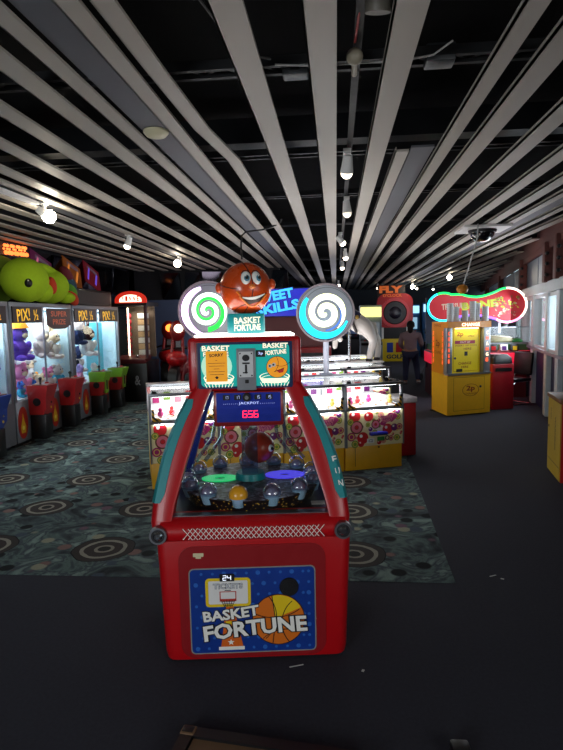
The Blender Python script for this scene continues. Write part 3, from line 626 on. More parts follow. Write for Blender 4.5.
def pusher(label, loc, rz, group):
    r_ = random.Random(3)
    t = thing('coin_pusher', label, 'coin pusher', loc, rz, group); D = .84
    b = MB(); b.box(YEL, (PW / 2, D / 2 + .02, .135), (PW - .012, D - .04, .27), bev=.004)
    b.line(M('panel_gap', '#4a3808', .6, var=0), [(.11, .05), (.11, .25)], .005, .001, 0, T(0, .02, 0)); b.disc(INK, PW * .57, .245, .010, .002, .0, T(0, .02, 0)); b.build('base', t)
    b = MB(); b.box(CRM, (PW / 2, D / 2, .465), (PW - .01, D - .01, .39)); X = T(0, .004, 0)
    spots = [(.10, .60, .055, 0), (.26, .59, .045, 0), (.12, .48, .062, 4), (.19, .36, .055, 0), (.34, .50, .042, 4), (.06, .38, .04, 1), (.48, .44, .05, 0), (.56, .455, .034, 2), (.60, .57, .03, 3), (.10, .30, .035, 3), (.59, .34, .03, 3), (.33, .41, .028, 3), (.25, .50, .022, 3), (.52, .34, .026, 1), (.17, .30, .03, 0), (.43, .315, .024, 5), (.28, .45, .02, 2), (.62, .46, .03, 1), (.40, .60, .03, 5), (.60, .63, .024, 2), (.05, .54, .03, 3), (.38, .30, .02, 0)]
    for i, (u, v, r, k_) in enumerate(spots):
        r *= 1.18
        b.disc(FR[k_], u, v, r, .001, .001 + .0001 * i, X, seg=20)
        if k_ == 4: b.ring(FR[5], u, v, r * .35, r * .8, .001, .0035, X, seg=20); b.disc(FR[0], u, v, r * .3, .001, .0035, X, seg=14)
        elif k_ in (0, 2): b.disc(WINK, u - r * .3, v + r * .35, r * .28, .001, .0035, X, seg=12)
        else: b.ring(FR[6], u, v, r * .5, r * .7, .001, .0035, X, seg=16)
    for i in range(26):
        u, v, k_ = r_.uniform(.03, PW - .03), r_.uniform(.29, .645), r_.randrange(7)
        if abs(u - .49) < .11 and .48 < v < .62: continue
        b.disc(FR[k_], u, v, r_.uniform(.012, .024), .001, .0005 + .00002 * i, X, seg=14); b.disc(FR[(k_ + 5) % 7], u - .004, v + .004, .007, .0006, .0015, X, seg=10)
    lg = [(.38, .50), (.42, .545), (.40, .59), (.47, .585), (.50, .62), (.57, .61), (.60, .575), (.56, .54), (.53, .515), (.48, .53), (.44, .475)]
    b.prism(FR[1], lg, .001, .005, X); b.text(FR[5], 'SWEET', .475, .575, .15, .035, .0075, .2, X, bold=.04, outline=FR[2], ol=.08); b.text(FR[5], 'TREAT', .475, .535, .13, .035, .0075, .2, X, bold=.04, outline=FR[2], ol=.08)
    for x in (.006, PW - .006): b.box(STEEL, (x, .0, .465), (.014, .012, .40))
    b.box(STEEL, (PW / 2, -.002, .668), (PW, .03, .02)); b.build('fruit_panel', t)
    b = MB(); b.box(PLAY, (PW / 2, D / 2, .69), (PW - .02, D - .02, .012)); b.box(PLAY, (PW / 2, D * .62, .725), (PW - .06, .36, .06)); b.box(PLAY, (PW / 2, D - .03, .81), (PW - .02, .03, .24))
    for i in range(5): b.box(FR[(i * 2 + 1) % 7], (.1 + i * .12, D - .05, .80 + .03 * (i % 2)), (.07, .008, .09))
    pf = b.build('playfield', t)
    b = MB()
    for i in range(44):
        x, y = r_.uniform(.05, PW - .05), r_.uniform(.06, .36); b.cyl(COIN, (x, y, .697), (x, y, .701 + r_.random() * .004), .016, .016, 8)
    c = b.build('coins', pf); c['kind'] = 'stuff'
    for i in range(4):
        x, y = .1 + i * .155 + r_.uniform(-.03, .03), r_.uniform(.16, .34); b = MB(); m_ = FR[r_.choice((0, 1, 3, 5, 6))]
        b.sph(m_, (x, y, .73), (.032, .028, .032), 10, 6); b.sph(m_, (x, y, .772), .022, 10, 6); b.build('prize_charm', pf)
    b = MB(); b.hexa(GLASS, [(.02, .012, .68), (PW - .02, .012, .68), (PW - .02, .017, .68), (.02, .017, .68)], [(.02, .045, .915), (PW - .02, .045, .915), (PW - .02, .05, .915), (.02, .05, .915)])
    b.build('front_glass', t)
    for x in (.012, PW - .012):
        b = MB(); b.hexa(STEEL, [(x - .012, 0, .66), (x + .012, 0, .66), (x + .012, .04, .66), (x - .012, .04, .66)], [(x - .012, .035, .93), (x + .012, .035, .93), (x + .012, .07, .93), (x - .012, .07, .93)]); b.build('frame_post', t)
        b = MB(); b.box(STEEL, (x, D - .02, .80), (.024, .03, .27)); b.build('frame_post', t)
    b = MB(); b.box(STEEL, (PW / 2, .045, .935), (PW, .05, .03), bev=.004); b.build('top_rail', t)
    for sgn, x0 in ((1, .026), (-1, PW - .026)):
        b = MB(); P = [(x0, .682), (x0 + sgn * .094, .682), (x0 + sgn * .074, .71), (x0 + sgn * .03, .72), (x0 + sgn * .022, .80), (x0, .80)]; b.prism(HAZ, P if sgn > 0 else P[::-1], .004, -.006); b.build('hazard_tape', t)
    b = MB(); b.hexa(GLASS, [(.0, .07, .945), (PW, .07, .945), (PW, D - .2, .965), (0, D - .2, .965)], [(.0, .07, .95), (PW, .07, .95), (PW, D - .2, .97), (0, D - .2, .97)]); b.build('top_glass', t)
    b = MB(); b.box(M('lid_white', '#d6d8dc', .3, var=.05), (PW / 2, D - .10, .965), (PW, .20, .03), bev=.004); b.build('top_lid', t)
    b = MB(); b.box(LEDW, (PW / 2, .12, .915), (PW - .08, .03, .016)); b.build('led_tube', t); b = MB(); b.box(LEDW, (PW / 2, .60, .94), (PW - .08, .03, .016)); b.build('led_tube', t)
    b = MB(); b.box(E('ledge_led', '#f6faff', 22), (PW / 2, -.012, .655), (PW - .1, .012, .006)); b.build('ledge_lamp', t)
    b = MB(); b.cyl(BLACK, (PW - .03, .02, .80), (PW - .03, -.006, .80), .018, .016, 14); b.build('lock', t); b = MB(); b.cyl(BLACK, (.06, .06, .945), (.06, .06, .975), .03, .022, 14); b.build('top_knob', t)
    return t
g1 = 'front row of fruit pushers'
p0 = pusher('rightmost fruit-panelled coin pusher of the front row, with a blue tray', isl(2.71 - PW, 0), IR, g1)
for k_, lb in ((2, 'second fruit-panelled coin pusher from the right end of the front row'), (3, 'third fruit-panelled pusher from the right, behind the red machine glass'), (4, 'leftmost fruit-panelled pusher of the front row, left of the red machine')):
    dup(p0, isl(2.71 - k_ * (PW + .003), 0), IR, lb, g1)
b = MB(); b.box(M('tray_blue', '#1426c0', .35, coat=.4), (.36, -.03, .405), (.20, .06, .035), bev=.008); b.box(BLACK, (.36, -.052, .395), (.17, .02, .012)); b.build('ticket_tray', p0)
b = MB(); X = T(0, -.0015, 0); b.rrect(WINK, .28, .325, .085, .05, .004, .001, 0, X); b.text(NAVY, 'C2', .28, .325, .05, .03, .0015, X=X); b.rrect(M('card_green', '#2c8a38', .5), .40, .34, .085, .045, .004, .001, 0, X); b.ring(INK, .475, .345, .016, .026, .001, 0, X); b.build('price_cards', p0)
for v_, u1, nm, g in ((1.72, 3.40, 'second', 'second row of pushers'), (3.2, 3.95, 'third', 'third row of pushers')):
    for k_, w_ in ((1, 'right end'), (2, 'middle'), (3, 'left end')):
        dup(p0 if False else bpy.data.objects['coin_pusher.001'], isl(u1 - k_ * (PW + .003), v_, .02 if False else 0), IR, 'brightly lit coin pusher at the %s of the %s row back' % (w_, nm), g)
for v_, u0, u1 in ((0, 0, 2.71), (1.72, 1.35, 3.4), (3.2, 1.9, 3.95)):
    c = isl((u0 + u1) / 2, v_ + .33, .90); area('pusher_led_light', c, (0, 0, IR), (u1 - u0) * .92, .4, 34 if v_ == 0 else 18, (.96, .98, 1)); area('pusher_top_glow', c + Vector((0, 0, .08)), (PI, 0, -IR), (u1 - u0) * .92, .4, 15 if v_ == 0 else 11, (1, .95, .95))

# ------------------------------------------------------------------ lit lollipops standing on the pushers
def lolly(label, u, v, z, R, cols, flip, stick0=.985, flip2=False):
    P = isl(u, v); t = thing('lollipop_sign', label, 'lit sign', (P.x, P.y, stick0), math.radians(-2), 'lollipop signs on the pushers'); zc = z - stick0
    b = MB(); b.cyl(M('stick_white', '#c4c8d8', .4, emit=.12), (0, 0, 0), (0, 0, zc - R + .03), .034, .034, 16); b.cyl(M('stick_white', '#c4c8d8'), (0, 0, 0), (0, 0, .02), .08, .07, 20); b.build('stick', t)
    b = MB(); X = T(0, 0, zc)
    b.ring(M('lolly_rim', '#8d8084', .4, .2), 0, 0, R - .015, R + .006, .13, -.065, X, seg=56); b.disc(M('lolly_back', '#4a4c54', .5), 0, 0, R - .01, .09, -.06, X, seg=56); b.build('housing', t)
    b = MB(); b.disc(M('lolly_face', '#8d9298', .3, coat=.3), 0, 0, R - .02, .004, .03, X, seg=56)
    DK = M('lolly_line', '#5a6268', .3)
    def spiral(m_, t0, t1, r_of, w_of, w, n=90):
        V = []; F = []
        for i in range(n + 1):
            a = t0 + (t1 - t0) * i / n; rr, ww = r_of(a), w_of(a); a2 = a * flip
            for q in (-1, 1): V.append(((rr + q * ww) * math.cos(a2), (rr + q * ww) * math.sin(a2), w)); 
        for i in range(n): F.append((2 * i, 2 * i + 1, 2 * i + 3, 2 * i + 2))
        b.raw(m_, V, F, X @ FRONT)
    spiral(DK, 1.0, 6 * PI, lambda a: R * .95 * a / (6 * PI), lambda a: .004, .0355)
    b.build('face', t)
    b = MB(); spiral(cols[0], .3, 4.3 * PI, lambda a: R * .68 * a / (4.3 * PI), lambda a: R * (.072 if len(cols) > 2 and flip2 else .108) * min(1, a / 2.5) * min(1, (4.3 * PI - a) / 1.6 + .05), .037); b.build('lit_swirl', t)
    if len(cols) > 2:
        b = MB(); spiral(cols[2], .3 + PI, 4.0 * PI + PI * .5, lambda a: R * .68 * (a - .55 * PI) / (4.3 * PI) , lambda a: R * (.082 if flip2 else .03) * min(1, a / 3), .0365); b.build('inner_swirl', t)
    b = MB(); A0, A1 = cols[3]; n = 60
    V = []; F = []
    for i in range(n + 1):
        q = i / n; a = math.radians(A0 + (A1 - A0) * q); wd = R * .125 * math.sin(PI * min(1, q * 1.0 + .06) * .97) ** .5
        for s2 in (-1, 1): V.append((R * (.80) * math.cos(a) + s2 * wd * math.cos(a), R * .80 * math.sin(a) + s2 * wd * math.sin(a), .037))
    for i in range(n): F.append((2 * i, 2 * i + 1, 2 * i + 3, 2 * i + 2))
    b.raw(cols[1], V, F, X @ FRONT); b.build('lit_arc', t)
    return t
lolly('right lollipop sign lit cream with a cyan arc, on the front pushers', 2.084, .75, 1.715, .335, (E('lolly_cream', '#f2f4c4', 1.5), E('lolly_cyan', '#08c8f0', 1.5), E('lolly_blue', '#3a6cc0', .5), (140, 338)), -1)
lolly('left lollipop sign lit green with a white and magenta arc, behind the ball', .71, .75, 1.755, .325, (E('lolly_white', '#e4ffe8', 2.0), E('lolly_magenta', '#f4d0ff', 2.2), E('lolly_green', '#10c838', 1.6), (105, 262)), -1, flip2=True)
point('lolly_glow', isl(.45, .5, 1.75), 1.2, (1, .5, 1), .1); point('lolly_glow', isl(2.0, .45, 1.65), 1.2, (.5, .8, 1), .1)

# ------------------------------------------------------------------ carousel horse
hp = isl(3.30, 2.25)
HO = thing('carousel_horse', 'white carousel horse with navy saddle standing on the second pusher row', 'horse figure', (hp.x, hp.y, .985), IR - .15); HO.scale = (1.12, 1.0, 1.12)
HW = M('horse_white', '#cfc9c4', .45, var=.06)
hv = [(-.10, 0, .50), (-.22, 0, .56), (-.36, 0, .62), (-.46, 0, .78), (-.53, 0, .92), (-.62, 0, .86),           # 0 rump .. head
      (-.04, -.08, .42), (.03, -.09, .28), (-.01, -.09, .14), (-.03, -.09, .02),
      (-.02, .08, .44), (.13, .09, .30), (.14, .09, .14), (.12, .09, .03),
      (-.36, -.08, .50), (-.46, -.09, .40), (-.40, -.09, .28), (-.36, .08, .50), (-.44, .09, .36), (-.46, .09, .18)]
he = [(0, 1), (1, 2), (2, 3), (3, 4), (4, 5), (0, 6), (6, 7), (7, 8), (8, 9), (0, 10), (10, 11), (11, 12), (12, 13), (2, 14), (14, 15), (15, 16), (2, 17), (17, 18), (18, 19)]
hr = [.13, .125, .13, .085, .07, .04, .095, .06, .045, .05, .095, .055, .04, .042, .07, .045, .035, .07, .045, .035]
skin('body', hv, he, hr, HW, 2, 0, HO)
b = MB(); b.sph(NAVY, (-.22, 0, .60), (.12, .135, .10), 18, 10, (0, .25, 0)); b.sph(M('saddle_gold', '#a88a3a', .4), (-.20, -.125, .60), (.03, .012, .03), 10, 6); b.build('saddle', HO)
b = MB(); b.tube(NAVY, [(-.30, 0, .76), (-.38, 0, .90), (-.46, 0, 1.0), (-.54, 0, 1.0)], [.03, .05, .05, .02], 8); b.build('mane', HO)
b = MB(); b.tube(M('strap_brown', '#2a2020', .5), [(-.27, -.135, .62), (-.25, -.142, .50), (-.20, -.10, .40)], .018, 8); b.build('girth_strap', HO)
for x, y, z in ((-.03, -.09, 0), (.12, .09, .0)):
    b = MB(); b.lathe(M('hoof_dark', '#241c1a', .5), [(.05, 0), (.045, .05), (.03, .06)], (x, y, z), 14); b.build('hoof', HO)
b = MB(); b.tube(HW, [(.0, 0, .52), (.06, 0, .50), (.085, 0, .40), (.08, 0, .30)], [.02, .035, .035, .01], 8); b.build('tail', HO)
b = MB(); b.cyl(CHROME, (-.28, 0, .0), (-.28, 0, .55), .018, None, 12); b.box(WHITE, (-.15, 0, .008), (.62, .28, .016)); b.build('stand', HO)

# ------------------------------------------------------------------ sweet skills header machine behind the ball
SM = thing('skill_machine', 'red skill game machine with glowing blue header sign behind the ball', 'arcade machine', (-.85, 10.7, 0))
b = MB(); b.box(RED2, (0, .35, .55), (1.5, .7, 1.1), bev=.02); b.box(BLACK, (0, .0, .8), (1.2, .02, .4)); b.build('cabinet', SM)
b = MB(); b.box(MAROON, (0, .5, 1.4), (1.4, .3, .6)); b.sph(M('ball_brown', '#5a2c20', .5), (.55, .2, 1.58), .14, 16, 10); b.build('backboard', SM)
b = MB(); b.box(NAVY, (0, .3, 1.97), (1.44, .14, .56), bev=.01); X = T(0, .229, 1.97)
b.rrect(M('skills_blue', '#1c22a8', .3, emit=.85, var=.15), 0, 0, 1.40, .52, .01, .002, 0, X); b.text(E('skills_cyan', '#38a8ff', 1.3), 'SWEET', -.36, .13, .8, .19, .006, .16, X, bold=.05, outline=M('skills_line', '#0c1470', .4, emit=.2), ol=.1); b.text(E('skills_cyan', '#38a8ff', 1.3), 'SKILLS', -.28, -.09, .86, .19, .006, .16, X, bold=.05, outline=M('skills_line', '#0c1470'), ol=.1)
b.build('header_sign', SM)

# ------------------------------------------------------------------ change machine
CA = math.radians(25.4)
CH = thing('change_machine', 'yellow coin change kiosk with lit orange lettering', 'change machine', (1.79, 9.317, 0), CA)
OR_ = M('change_orange', '#e08a10', .4, coat=.2, emit=.05)
b = MB(); w_ = .86
P = [(0, 0), (w_, 0), (w_ - .02, .72), (.18, .69)]
b.loft(YEL, [[(x, y, z) for x, y in P] for z in (.02, .69)]); b.box(BLACK, (w_ / 2 + .06, .36, .012), (w_ - .14, .6, .024))
b.build('lower_cabinet', CH)
b = MB(); b.loft(OR_, [[(x, y, z) for x, y in [(0, .10), (w_, .10), (w_ - .02, .72), (.18, .69)]] for z in (.69, 1.55)]); b.loft(OR_, [[(x, y, z) for x, y in [(0, 0), (w_, 0), (w_, .12), (0, .12)]] for z in (1.45, 1.55)])
LT = E('change_letters', '#ffd8b0', 2.4); LT2 = E('change_letters_red', '#ff5a30', 1.8)
b.text(LT, 'CHANGE', .45, 1.50, .36, .055, .002, bold=.03); b.build('upper_cabinet', CH)
b = MB(); b.box(STEEL, (w_ / 2, .03, .69), (w_, .10, .025))
for x, wd in ((.05, .10), (w_ - .07, .14)): b.box(M('kiosk_silver', '#9a9ca0', .35, .6), (x, .06, 1.075), (wd, .10, .75), bev=.006)
b.build('silver_frame', CH)
b = MB()
for i, ch in enumerate('CHANGE'): b.text(LT2 if i % 2 else LT, ch, w_ - .07, 1.36 - i * .09, .05, .06, .002, X=T(0, .008, 0), bold=.03); b.text(LT2, ch, .03, 1.36 - i * .09, .03, .06, .002, X=T(0, .008, 0), bold=.03)
b.build('lit_letters', CH)
b = MB(); X = T(0, .085, 0); YP = M('kiosk_panel', '#d8c010', .4, emit=.12, var=.05); DRD = M('print_red', '#8a1c10', .5, var=0)
b.box(YP, (.42, .09, 1.075), (.56, .02, .74)); X = T(0, .079, 0); b.rrect(DRD, .42, 1.075, .50, .69, .01, .0005, 0, X); b.rrect(YP, .42, 1.075, .49, .68, .01, .0006, .0003, X)
b.text(DRD, '2p', .30, 1.34, .13, .10, .002, X=X); b.text(DRD, 'COINS', .52, 1.37, .17, .03, .002, X=X, bold=0); b.text(DRD, 'ONLY', .52, 1.31, .13, .03, .002, X=X, bold=0)
b.rrect(M('print_magenta', '#a02850', .5), .40, 1.21, .40, .055, .004, .001, .001, X); b.text(WINK, 'OUT OF', .40, 1.21, .2, .03, .003, X=X, bold=0)
b.text(DRD, 'INSERT 10P COIN', .42, 1.155, .42, .028, .002, X=X, bold=0); b.text(DRD, 'HERE', .45, 1.10, .15, .035, .002, X=X, bold=.01)
b.rrect(INK, .42, 1.02, .06, .07, .004, .004, .001, X); b.text(DRD, 'CHANGE', .40, .86, .26, .045, .002, X=X, bold=.015); b.text(DRD, 'HERE', .40, .80, .14, .035, .002, X=X, bold=.015); b.rrect(INK, .29, .745, .12, .05, .004, .004, .001, X); b.disc(CHROME, .20, .95, .02, .01, 0, X, seg=14)
b.build('instruction_panel', CH)
b = MB(); b.box(E('kiosk_lamp', '#fff0a0', 4), (.42, .06, 1.437), (.44, .03, .018)); b.build('lamp', CH); cp = Matrix.Translation((1.79, 9.317, 0)) @ RZ(CA); area('kiosk_lamp_light', cp @ Vector((.42, .03, 1.42)), (0, 0, CA), .42, .05, .9, (1, .9, .5))
b = MB(); X = T(0, 0, 0); b.rrect(M('door_line', '#a87a10', .5), .43, .36, .62, .56, .01, .001, 0, X); b.rrect(YEL, .43, .36, .605, .545, .01, .0012, .0004, X); b.ring(DRD, .46, .42, .155, .165, .001, .0016, X, ky=.62); b.text(DRD, '2p', .46, .44, .17, .11, .0026, X=X, bold=.03); b.text(DRD, 'CHANGE', .46, .36, .24, .035, .0026, X=X, bold=0); b.disc(CHROME, .65, .47, .02, .014, .001, X, seg=14); b.build('lower_door', CH)
# its left flank
b = MB(); L2 = T(0, 0, 0) @ Matrix.Translation((0, .10, 0)) @ RZ(-math.atan2(.18, .59)); 
b.text(DRD, '2p', -.30, 1.18, .20, .14, .002, X=L2, fr=LEFT); b.text(DRD, 'COINS', -.30, 1.04, .30, .05, .002, X=L2, fr=LEFT, bold=0); b.text(DRD, 'CHANGE', -.32, 1.49, .36, .04, .002, X=L2, fr=LEFT, bold=0)
for i, ch in enumerate('CHANGE'):
    for v_ in (-.06, -.53): b.text(LT2, ch, v_, 1.36 - i * .095, .04, .06, .002, X=L2, fr=LEFT, bold=.03)
b.build('side_lettering', CH)
CUP = M('cup_white', '#e0e2e4', .5, var=.05)
for i, (x, y, h, d_) in enumerate(((.13, .12, .30, 'leftmost stack of white coin cups on the yellow kiosk'), (.27, .16, .26, 'second stack from the left of white coin cups on the kiosk'), (.41, .10, .20, 'lowest white coin cup stack, third from the left on the kiosk'), (.58, .12, .34, 'tallest white coin cup stack on the yellow kiosk, right of its middle'), (.70, .17, .30, 'second white coin cup stack from the right end of the kiosk'), (.80, .08, .26, 'rightmost stack of white coin cups on the yellow kiosk'))):
    P_ = cp @ Vector((x, y, 1.551)); b = MB(); n = int(h / .03)
    pr = [(.045, 0)]
    for q in range(n): pr += [(.052, .004 + q * .03), (.055, .026 + q * .03), (.050, .03 + q * .03)]
    b.lathe(CUP, pr + [(.02, n * .03)], (0, 0, 0), 18); o = b.build('coin_cup_stack'); o.location = P_; tag(o, d_, 'cups', 'coin cups on the kiosk')
# red bins
def bin_(label, loc, w_, d_, h, top, rz, lid):
    t = thing('litter_bin', label, 'bin', loc, rz); b = MB(); b.box(M('bin_red', '#a01420', .4, coat=.2), (0, 0, h / 2), (w_, d_, h), bev=.02)
    b.build('body', t); b = MB()
    if lid == 'dome': b.loft(BLACK, [plan(w_ / 2 - .01, -d_ / 2 + .01, d_ / 2 - .01, .05, h), plan(w_ / 2 - .02, -d_ / 2 + .02, d_ / 2 - .02, .05, h + .10), plan(w_ / 2 - .08, -d_ / 2 + .06, d_ / 2 - .06, .05, h + .16)]); b.box(BLACK, (0, -d_ / 2, h - .10), (w_ * .75, .02, .06))
    else: b.box(M('bin_top_white', '#c4bcc0', .4, var=.3, scale=30), (0, 0, h + .03), (w_ + .02, d_ + .02, .07), bev=.015)
    b.build('lid', t)
bin_('red bin with black domed lid and slot beside the yellow change kiosk', (2.82, 10.25, 0), .42, .42, .80, BLACK, .3, 'dome')
bin_('slim red bin with pale top at the right end of the fruit pushers', isl(2.95, .62), .30, .36, .64, WHITE, IR, 'flat')
# box at the right edge
RB = thing('prize_box', 'waist-high red and yellow box with wooden top at the right edge', 'cabinet', (2.16, 5.6, 0), math.radians(-8.8))
b = MB(); b.box(RED, (.36, .29, .39), (.72, .58, .78)); b.build('body', RB)
b = MB(); b.box(M('top_wood', '#7a4a20', .5, var=.3, scale=20), (.36, .29, .80), (.76, .62, .045), bev=.006); b.build('top', RB)
b = MB(); b.box(M('box_yellow', '#b89a28', .5, var=.15), (-.004, .29, .39), (.012, .56, .76)); b.line(INK, [(-.55, .14), (-.03, .14)], .006, .001, .0105, fr=LEFT)
b.text(INK, 'WARNING', 0, 0, .34, .05, 0, X=T(-.0115, .22, .45) @ LEFT @ RZ(-PI / 2) , fr=TOP, bold=.02); b.text(INK, 'PRIZES', 0, 0, .12, .03, 0, X=T(-.0115, .42, .62) @ LEFT @ RZ(-PI / 2), fr=TOP, bold=.02); b.disc(CHROME, -.50, .48, .014, .008, .01, fr=LEFT)
b.build('side_panel', RB)
b = MB(); b.rrect(YEL2, .12, .72, .16, .10, .005, .002, 0); b.text(INK, '2p', .10, .72, .06, .05, .004); b.text(WINK, 'PRIZES', .22, .40, .28, .08, .003, bold=.02); b.build('front_label', RB)

# ------------------------------------------------------------------ big red pusher with the lit bone-shaped header
BO_ = thing('bone_header_pusher', 'large red counter machine under the neon-edged bone-shaped sign', 'arcade machine', (2.85, 11.35, 0))
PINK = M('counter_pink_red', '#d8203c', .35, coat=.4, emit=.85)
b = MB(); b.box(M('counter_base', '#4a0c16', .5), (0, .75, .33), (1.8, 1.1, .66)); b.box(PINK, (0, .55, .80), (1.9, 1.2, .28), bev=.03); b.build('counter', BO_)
b = MB()
for i in range(7):
    x = -.6 + i * .2; b.box(WHITE if i % 2 else BLACK, (x, .02, 1.00), (.15, .10, .13), (-.3, 0, 0), bev=.004); b.rrect((YEL2, RED, M('card_purple', '#5a2a80', .5))[i % 3], x, 1.0, .08, .08, .004, .006, .04)
b.build('coin_slots', BO_)
b = MB(); b.box(M('tank_floor', '#2c7040', .5, var=.4, scale=20), (0, .6, 1.0), (1.8, .9, .12)); b.box(GLASS, (0, .15, 1.24), (1.82, .01, .30)); b.box(STEEL, (0, .15, 1.40), (1.84, .03, .02)); b.box(STEEL, (0, .15, 1.085), (1.84, .03, .03))
b.sph(M('tank_stuff', '#8a8060', .6, var=.5, scale=25), (.3, .5, 1.12), (.5, .25, .12), 16, 8); b.sph(M('tank_green', '#2c9a48', .5), (.75, .4, 1.12), (.14, .1, .05), 12, 6); b.build('glass_tank', BO_)
b = MB(); b.box(M('bone_back', '#1a2238', .5), (0, 1.05, 1.3), (1.86, .06, 1.5)); b.cyl(BLACK, (.1, 1.0, 1.42), (.1, .94, 1.42), .32, .32, 28); b.sph(BLACK, (.62, .75, 1.45), (.14, .1, .05), 14, 8); b.cyl(RED, (.62, .75, 1.48), (.62, .75, 1.55), .07, .05, 14); b.build('backdrop', BO_)
def bone_pts(g=0.0):
    P = []
    for k in range(41):                          # right lobe
        a = math.radians(-125 + 250 * k / 40); P.append((.60 + (.36 + g) * math.cos(a), 1.84 + (.33 + g) * math.sin(a)))
    for k in range(1, 8): t = k / 8; P.append((.39 - .80 * t, 2.11 - .0 * t - .10 * math.sin(PI * t) - .01 * t + g))
    for k in range(41):
        a = math.radians(60 + 240 * k / 40); P.append((-.66 + (.30 + g) * math.cos(a), 1.83 + (.27 + g) * math.sin(a)))
    for k in range(1, 8): t = k / 8; P.append((-.51 + .90 * t, 1.60 - .03 * t + .08 * math.sin(PI * t) - g))
    return P
b = MB(); Xb = T(0, .55, 0); b.prism(M('bone_red', '#b01c28', .4, emit=.25), bone_pts(), .10, -.05, Xb)
GS = M('bone_green_ink', '#a8b428', .4, emit=.3, var=.2); BS = M('bone_brown_ink', '#7a5638', .4, emit=.1, var=.3); r_ = random.Random(5)
for i in range(60):
    u, v = .60 + r_.uniform(-.25, .23), 1.82 + r_.uniform(-.2, .2); b.ring((GS, BS, M('bone_pale', '#c8b8a0', .5, emit=.1))[i % 3], u, v, .012, r_.uniform(.02, .042), .004, .05, Xb, a0=r_.uniform(0, 3), a1=r_.uniform(3.5, 7), seg=10, ky=r_.uniform(.5, 1))
b.text(GS, 'BONE', .05, 1.86, .70, .16, .052, .10, Xb, bold=.05); b.text(M('bone_pale', '#c8b8a0'), 'TREASURE', -.45, 1.84, .5, .12, .052, .05, Xb, bold=.03)
for x in (-.3, .5): b.box(STEEL, (x, .7, 1.72), (.05, .05, .9))
b.build('bone_sign', BO_)
NC = [E('neon_pink', '#ff9ac8', 2.2), E('neon_white', '#ffe8d8', 2.4), E('neon_green', '#18e060', 2.0), E('neon_cyan', '#20d8f0', 2.2), E('neon_purple', '#8858e8', 2.0)]
bp_ = bone_pts(.012); n = len(bp_)
for i, (a, c, m_) in enumerate(((0, 14, 0), (13, 36, 1), (35, 47, 2), (46, 58, 2), (57, 72, 3), (71, 89, 3), (88, n, 4))):
    b = MB(); b.tube(m_ if not isinstance(m_, int) else NC[m_], [Xb @ FRONT @ Vector((p[0], p[1], .05)) for p in (bp_[a:c] if i < 6 else bp_[a:] + bp_[:1])], .022, 8); b.build('neon_tube', BO_)
point('bone_glow', (2.9, 10.9, 1.15), 3, (1, .3, .4), .2)
# cantilever chair
CR = thing('chair', 'black padded chair on bent chrome legs by the red counter', 'chair', (3.26, 10.72, 0), math.radians(-60))
b = MB(); b.box(BLACK, (0, 0, .46), (.42, .42, .06), bev=.02); b.build('seat', CR)
b = MB(); b.box(BLACK, (0, .23, .74), (.42, .06, .42), (-.1, 0, 0), bev=.025); b.build('backrest', CR)
for sx in (-.19, .19):
    b = MB(); b.tube(CHROME, [(sx, .24, .60), (sx, .21, .44), (sx, -.15, .43), (sx, -.22, .38), (sx, -.22, .06), (sx, -.17, .015), (sx, .20, .015)], .0125, 8); b.build('leg', CR)
b = MB(); b.tube(CHROME, [(-.19, .20, .015), (.19, .20, .015)], .0125, 8); b.build('stretcher', CR)

# ------------------------------------------------------------------ person and pushchair
PE = thing('person', 'woman seen from behind in a pinkish grey hooded top and navy jeans', 'person', (1.80, 13.97, .0), math.radians(-12)); PE.scale = (1.16, 1.16, 1.0)
SKINM = M('skin_tone', '#b98a70', .5, var=.05)
pv = [(0, 0, .80), (0, .0, .92), (0, .01, 1.06), (0, .0, 1.20), (0, .01, 1.30), (0, .02, 1.36),
      (-.085, 0, .74), (-.10, .02, .42), (-.10, -.03, .07), (-.10, .10, .035),
      (.085, 0, .74), (.12, .10, .43), (.16, -.02, .09), (.17, .10, .05),
      (-.17, 0, 1.20), (-.215, .03, .98), (-.16, .18, .86), (-.13, .25, .84),
      (.17, 0, 1.20), (.225, .06, .98), (.20, .24, .93), (.19, .33, .94)]
pe = [(0, 1), (1, 2), (2, 3), (3, 4), (4, 5), (0, 6), (6, 7), (7, 8), (8, 9), (0, 10), (10, 11), (11, 12), (12, 13), (3, 14), (14, 15), (15, 16), (16, 17), (3, 18), (18, 19), (19, 20), (20, 21)]
pr = [(.14, .11), (.125, .095), (.13, .095), (.14, .09), .055, .05, .085, .058, .04, .035, .085, .058, .04, .035, .058, .042, .034, .03, .058, .042, .034, .03]
bd = skin('body', pv, pe, pr, SKINM, 2, 0, PE)
def grow(names, name, mat, g, parent):
    idx = [i for i in names]; mp_ = {v: i for i, v in enumerate(idx)}
    rr = []
    for i in idx: r = pr[i]; r = (r, r) if isinstance(r, (int, float)) else r; rr.append((r[0] + g, r[1] + g))
    return skin(name, [pv[i] for i in idx], [(mp_[a], mp_[c]) for a, c in pe if a in mp_ and c in mp_], rr, mat, 2, 0, parent)
grow([0, 1, 2, 3, 4, 14, 15, 16, 18, 19, 20], 'hooded_top', M('top_pinkgrey', '#9a868e', .85), .014, PE)
grow([0, 6, 7, 8, 10, 11, 12], 'jeans', M('jeans_navy', '#2a3354', .8), .014, PE)
b = MB(); b.sph(SKINM, (0, .045, 1.43), (.072, .09, .105), 20, 14); b.sph(SKINM, (0, .14, 1.425), (.012, .018, .018), 8, 6)
for sx in (-1, 1): b.sph(SKINM, (sx * .074, .04, 1.42), (.012, .02, .03), 8, 6); b.sph(WINK, (sx * .028, .125, 1.445), .011, 8, 6)
b.tube(M('lips', '#8a4a48', .5), [(-.02, .128, 1.385), (0, .134, 1.382), (.02, .128, 1.385)], .004, 6); b.build('head', PE)
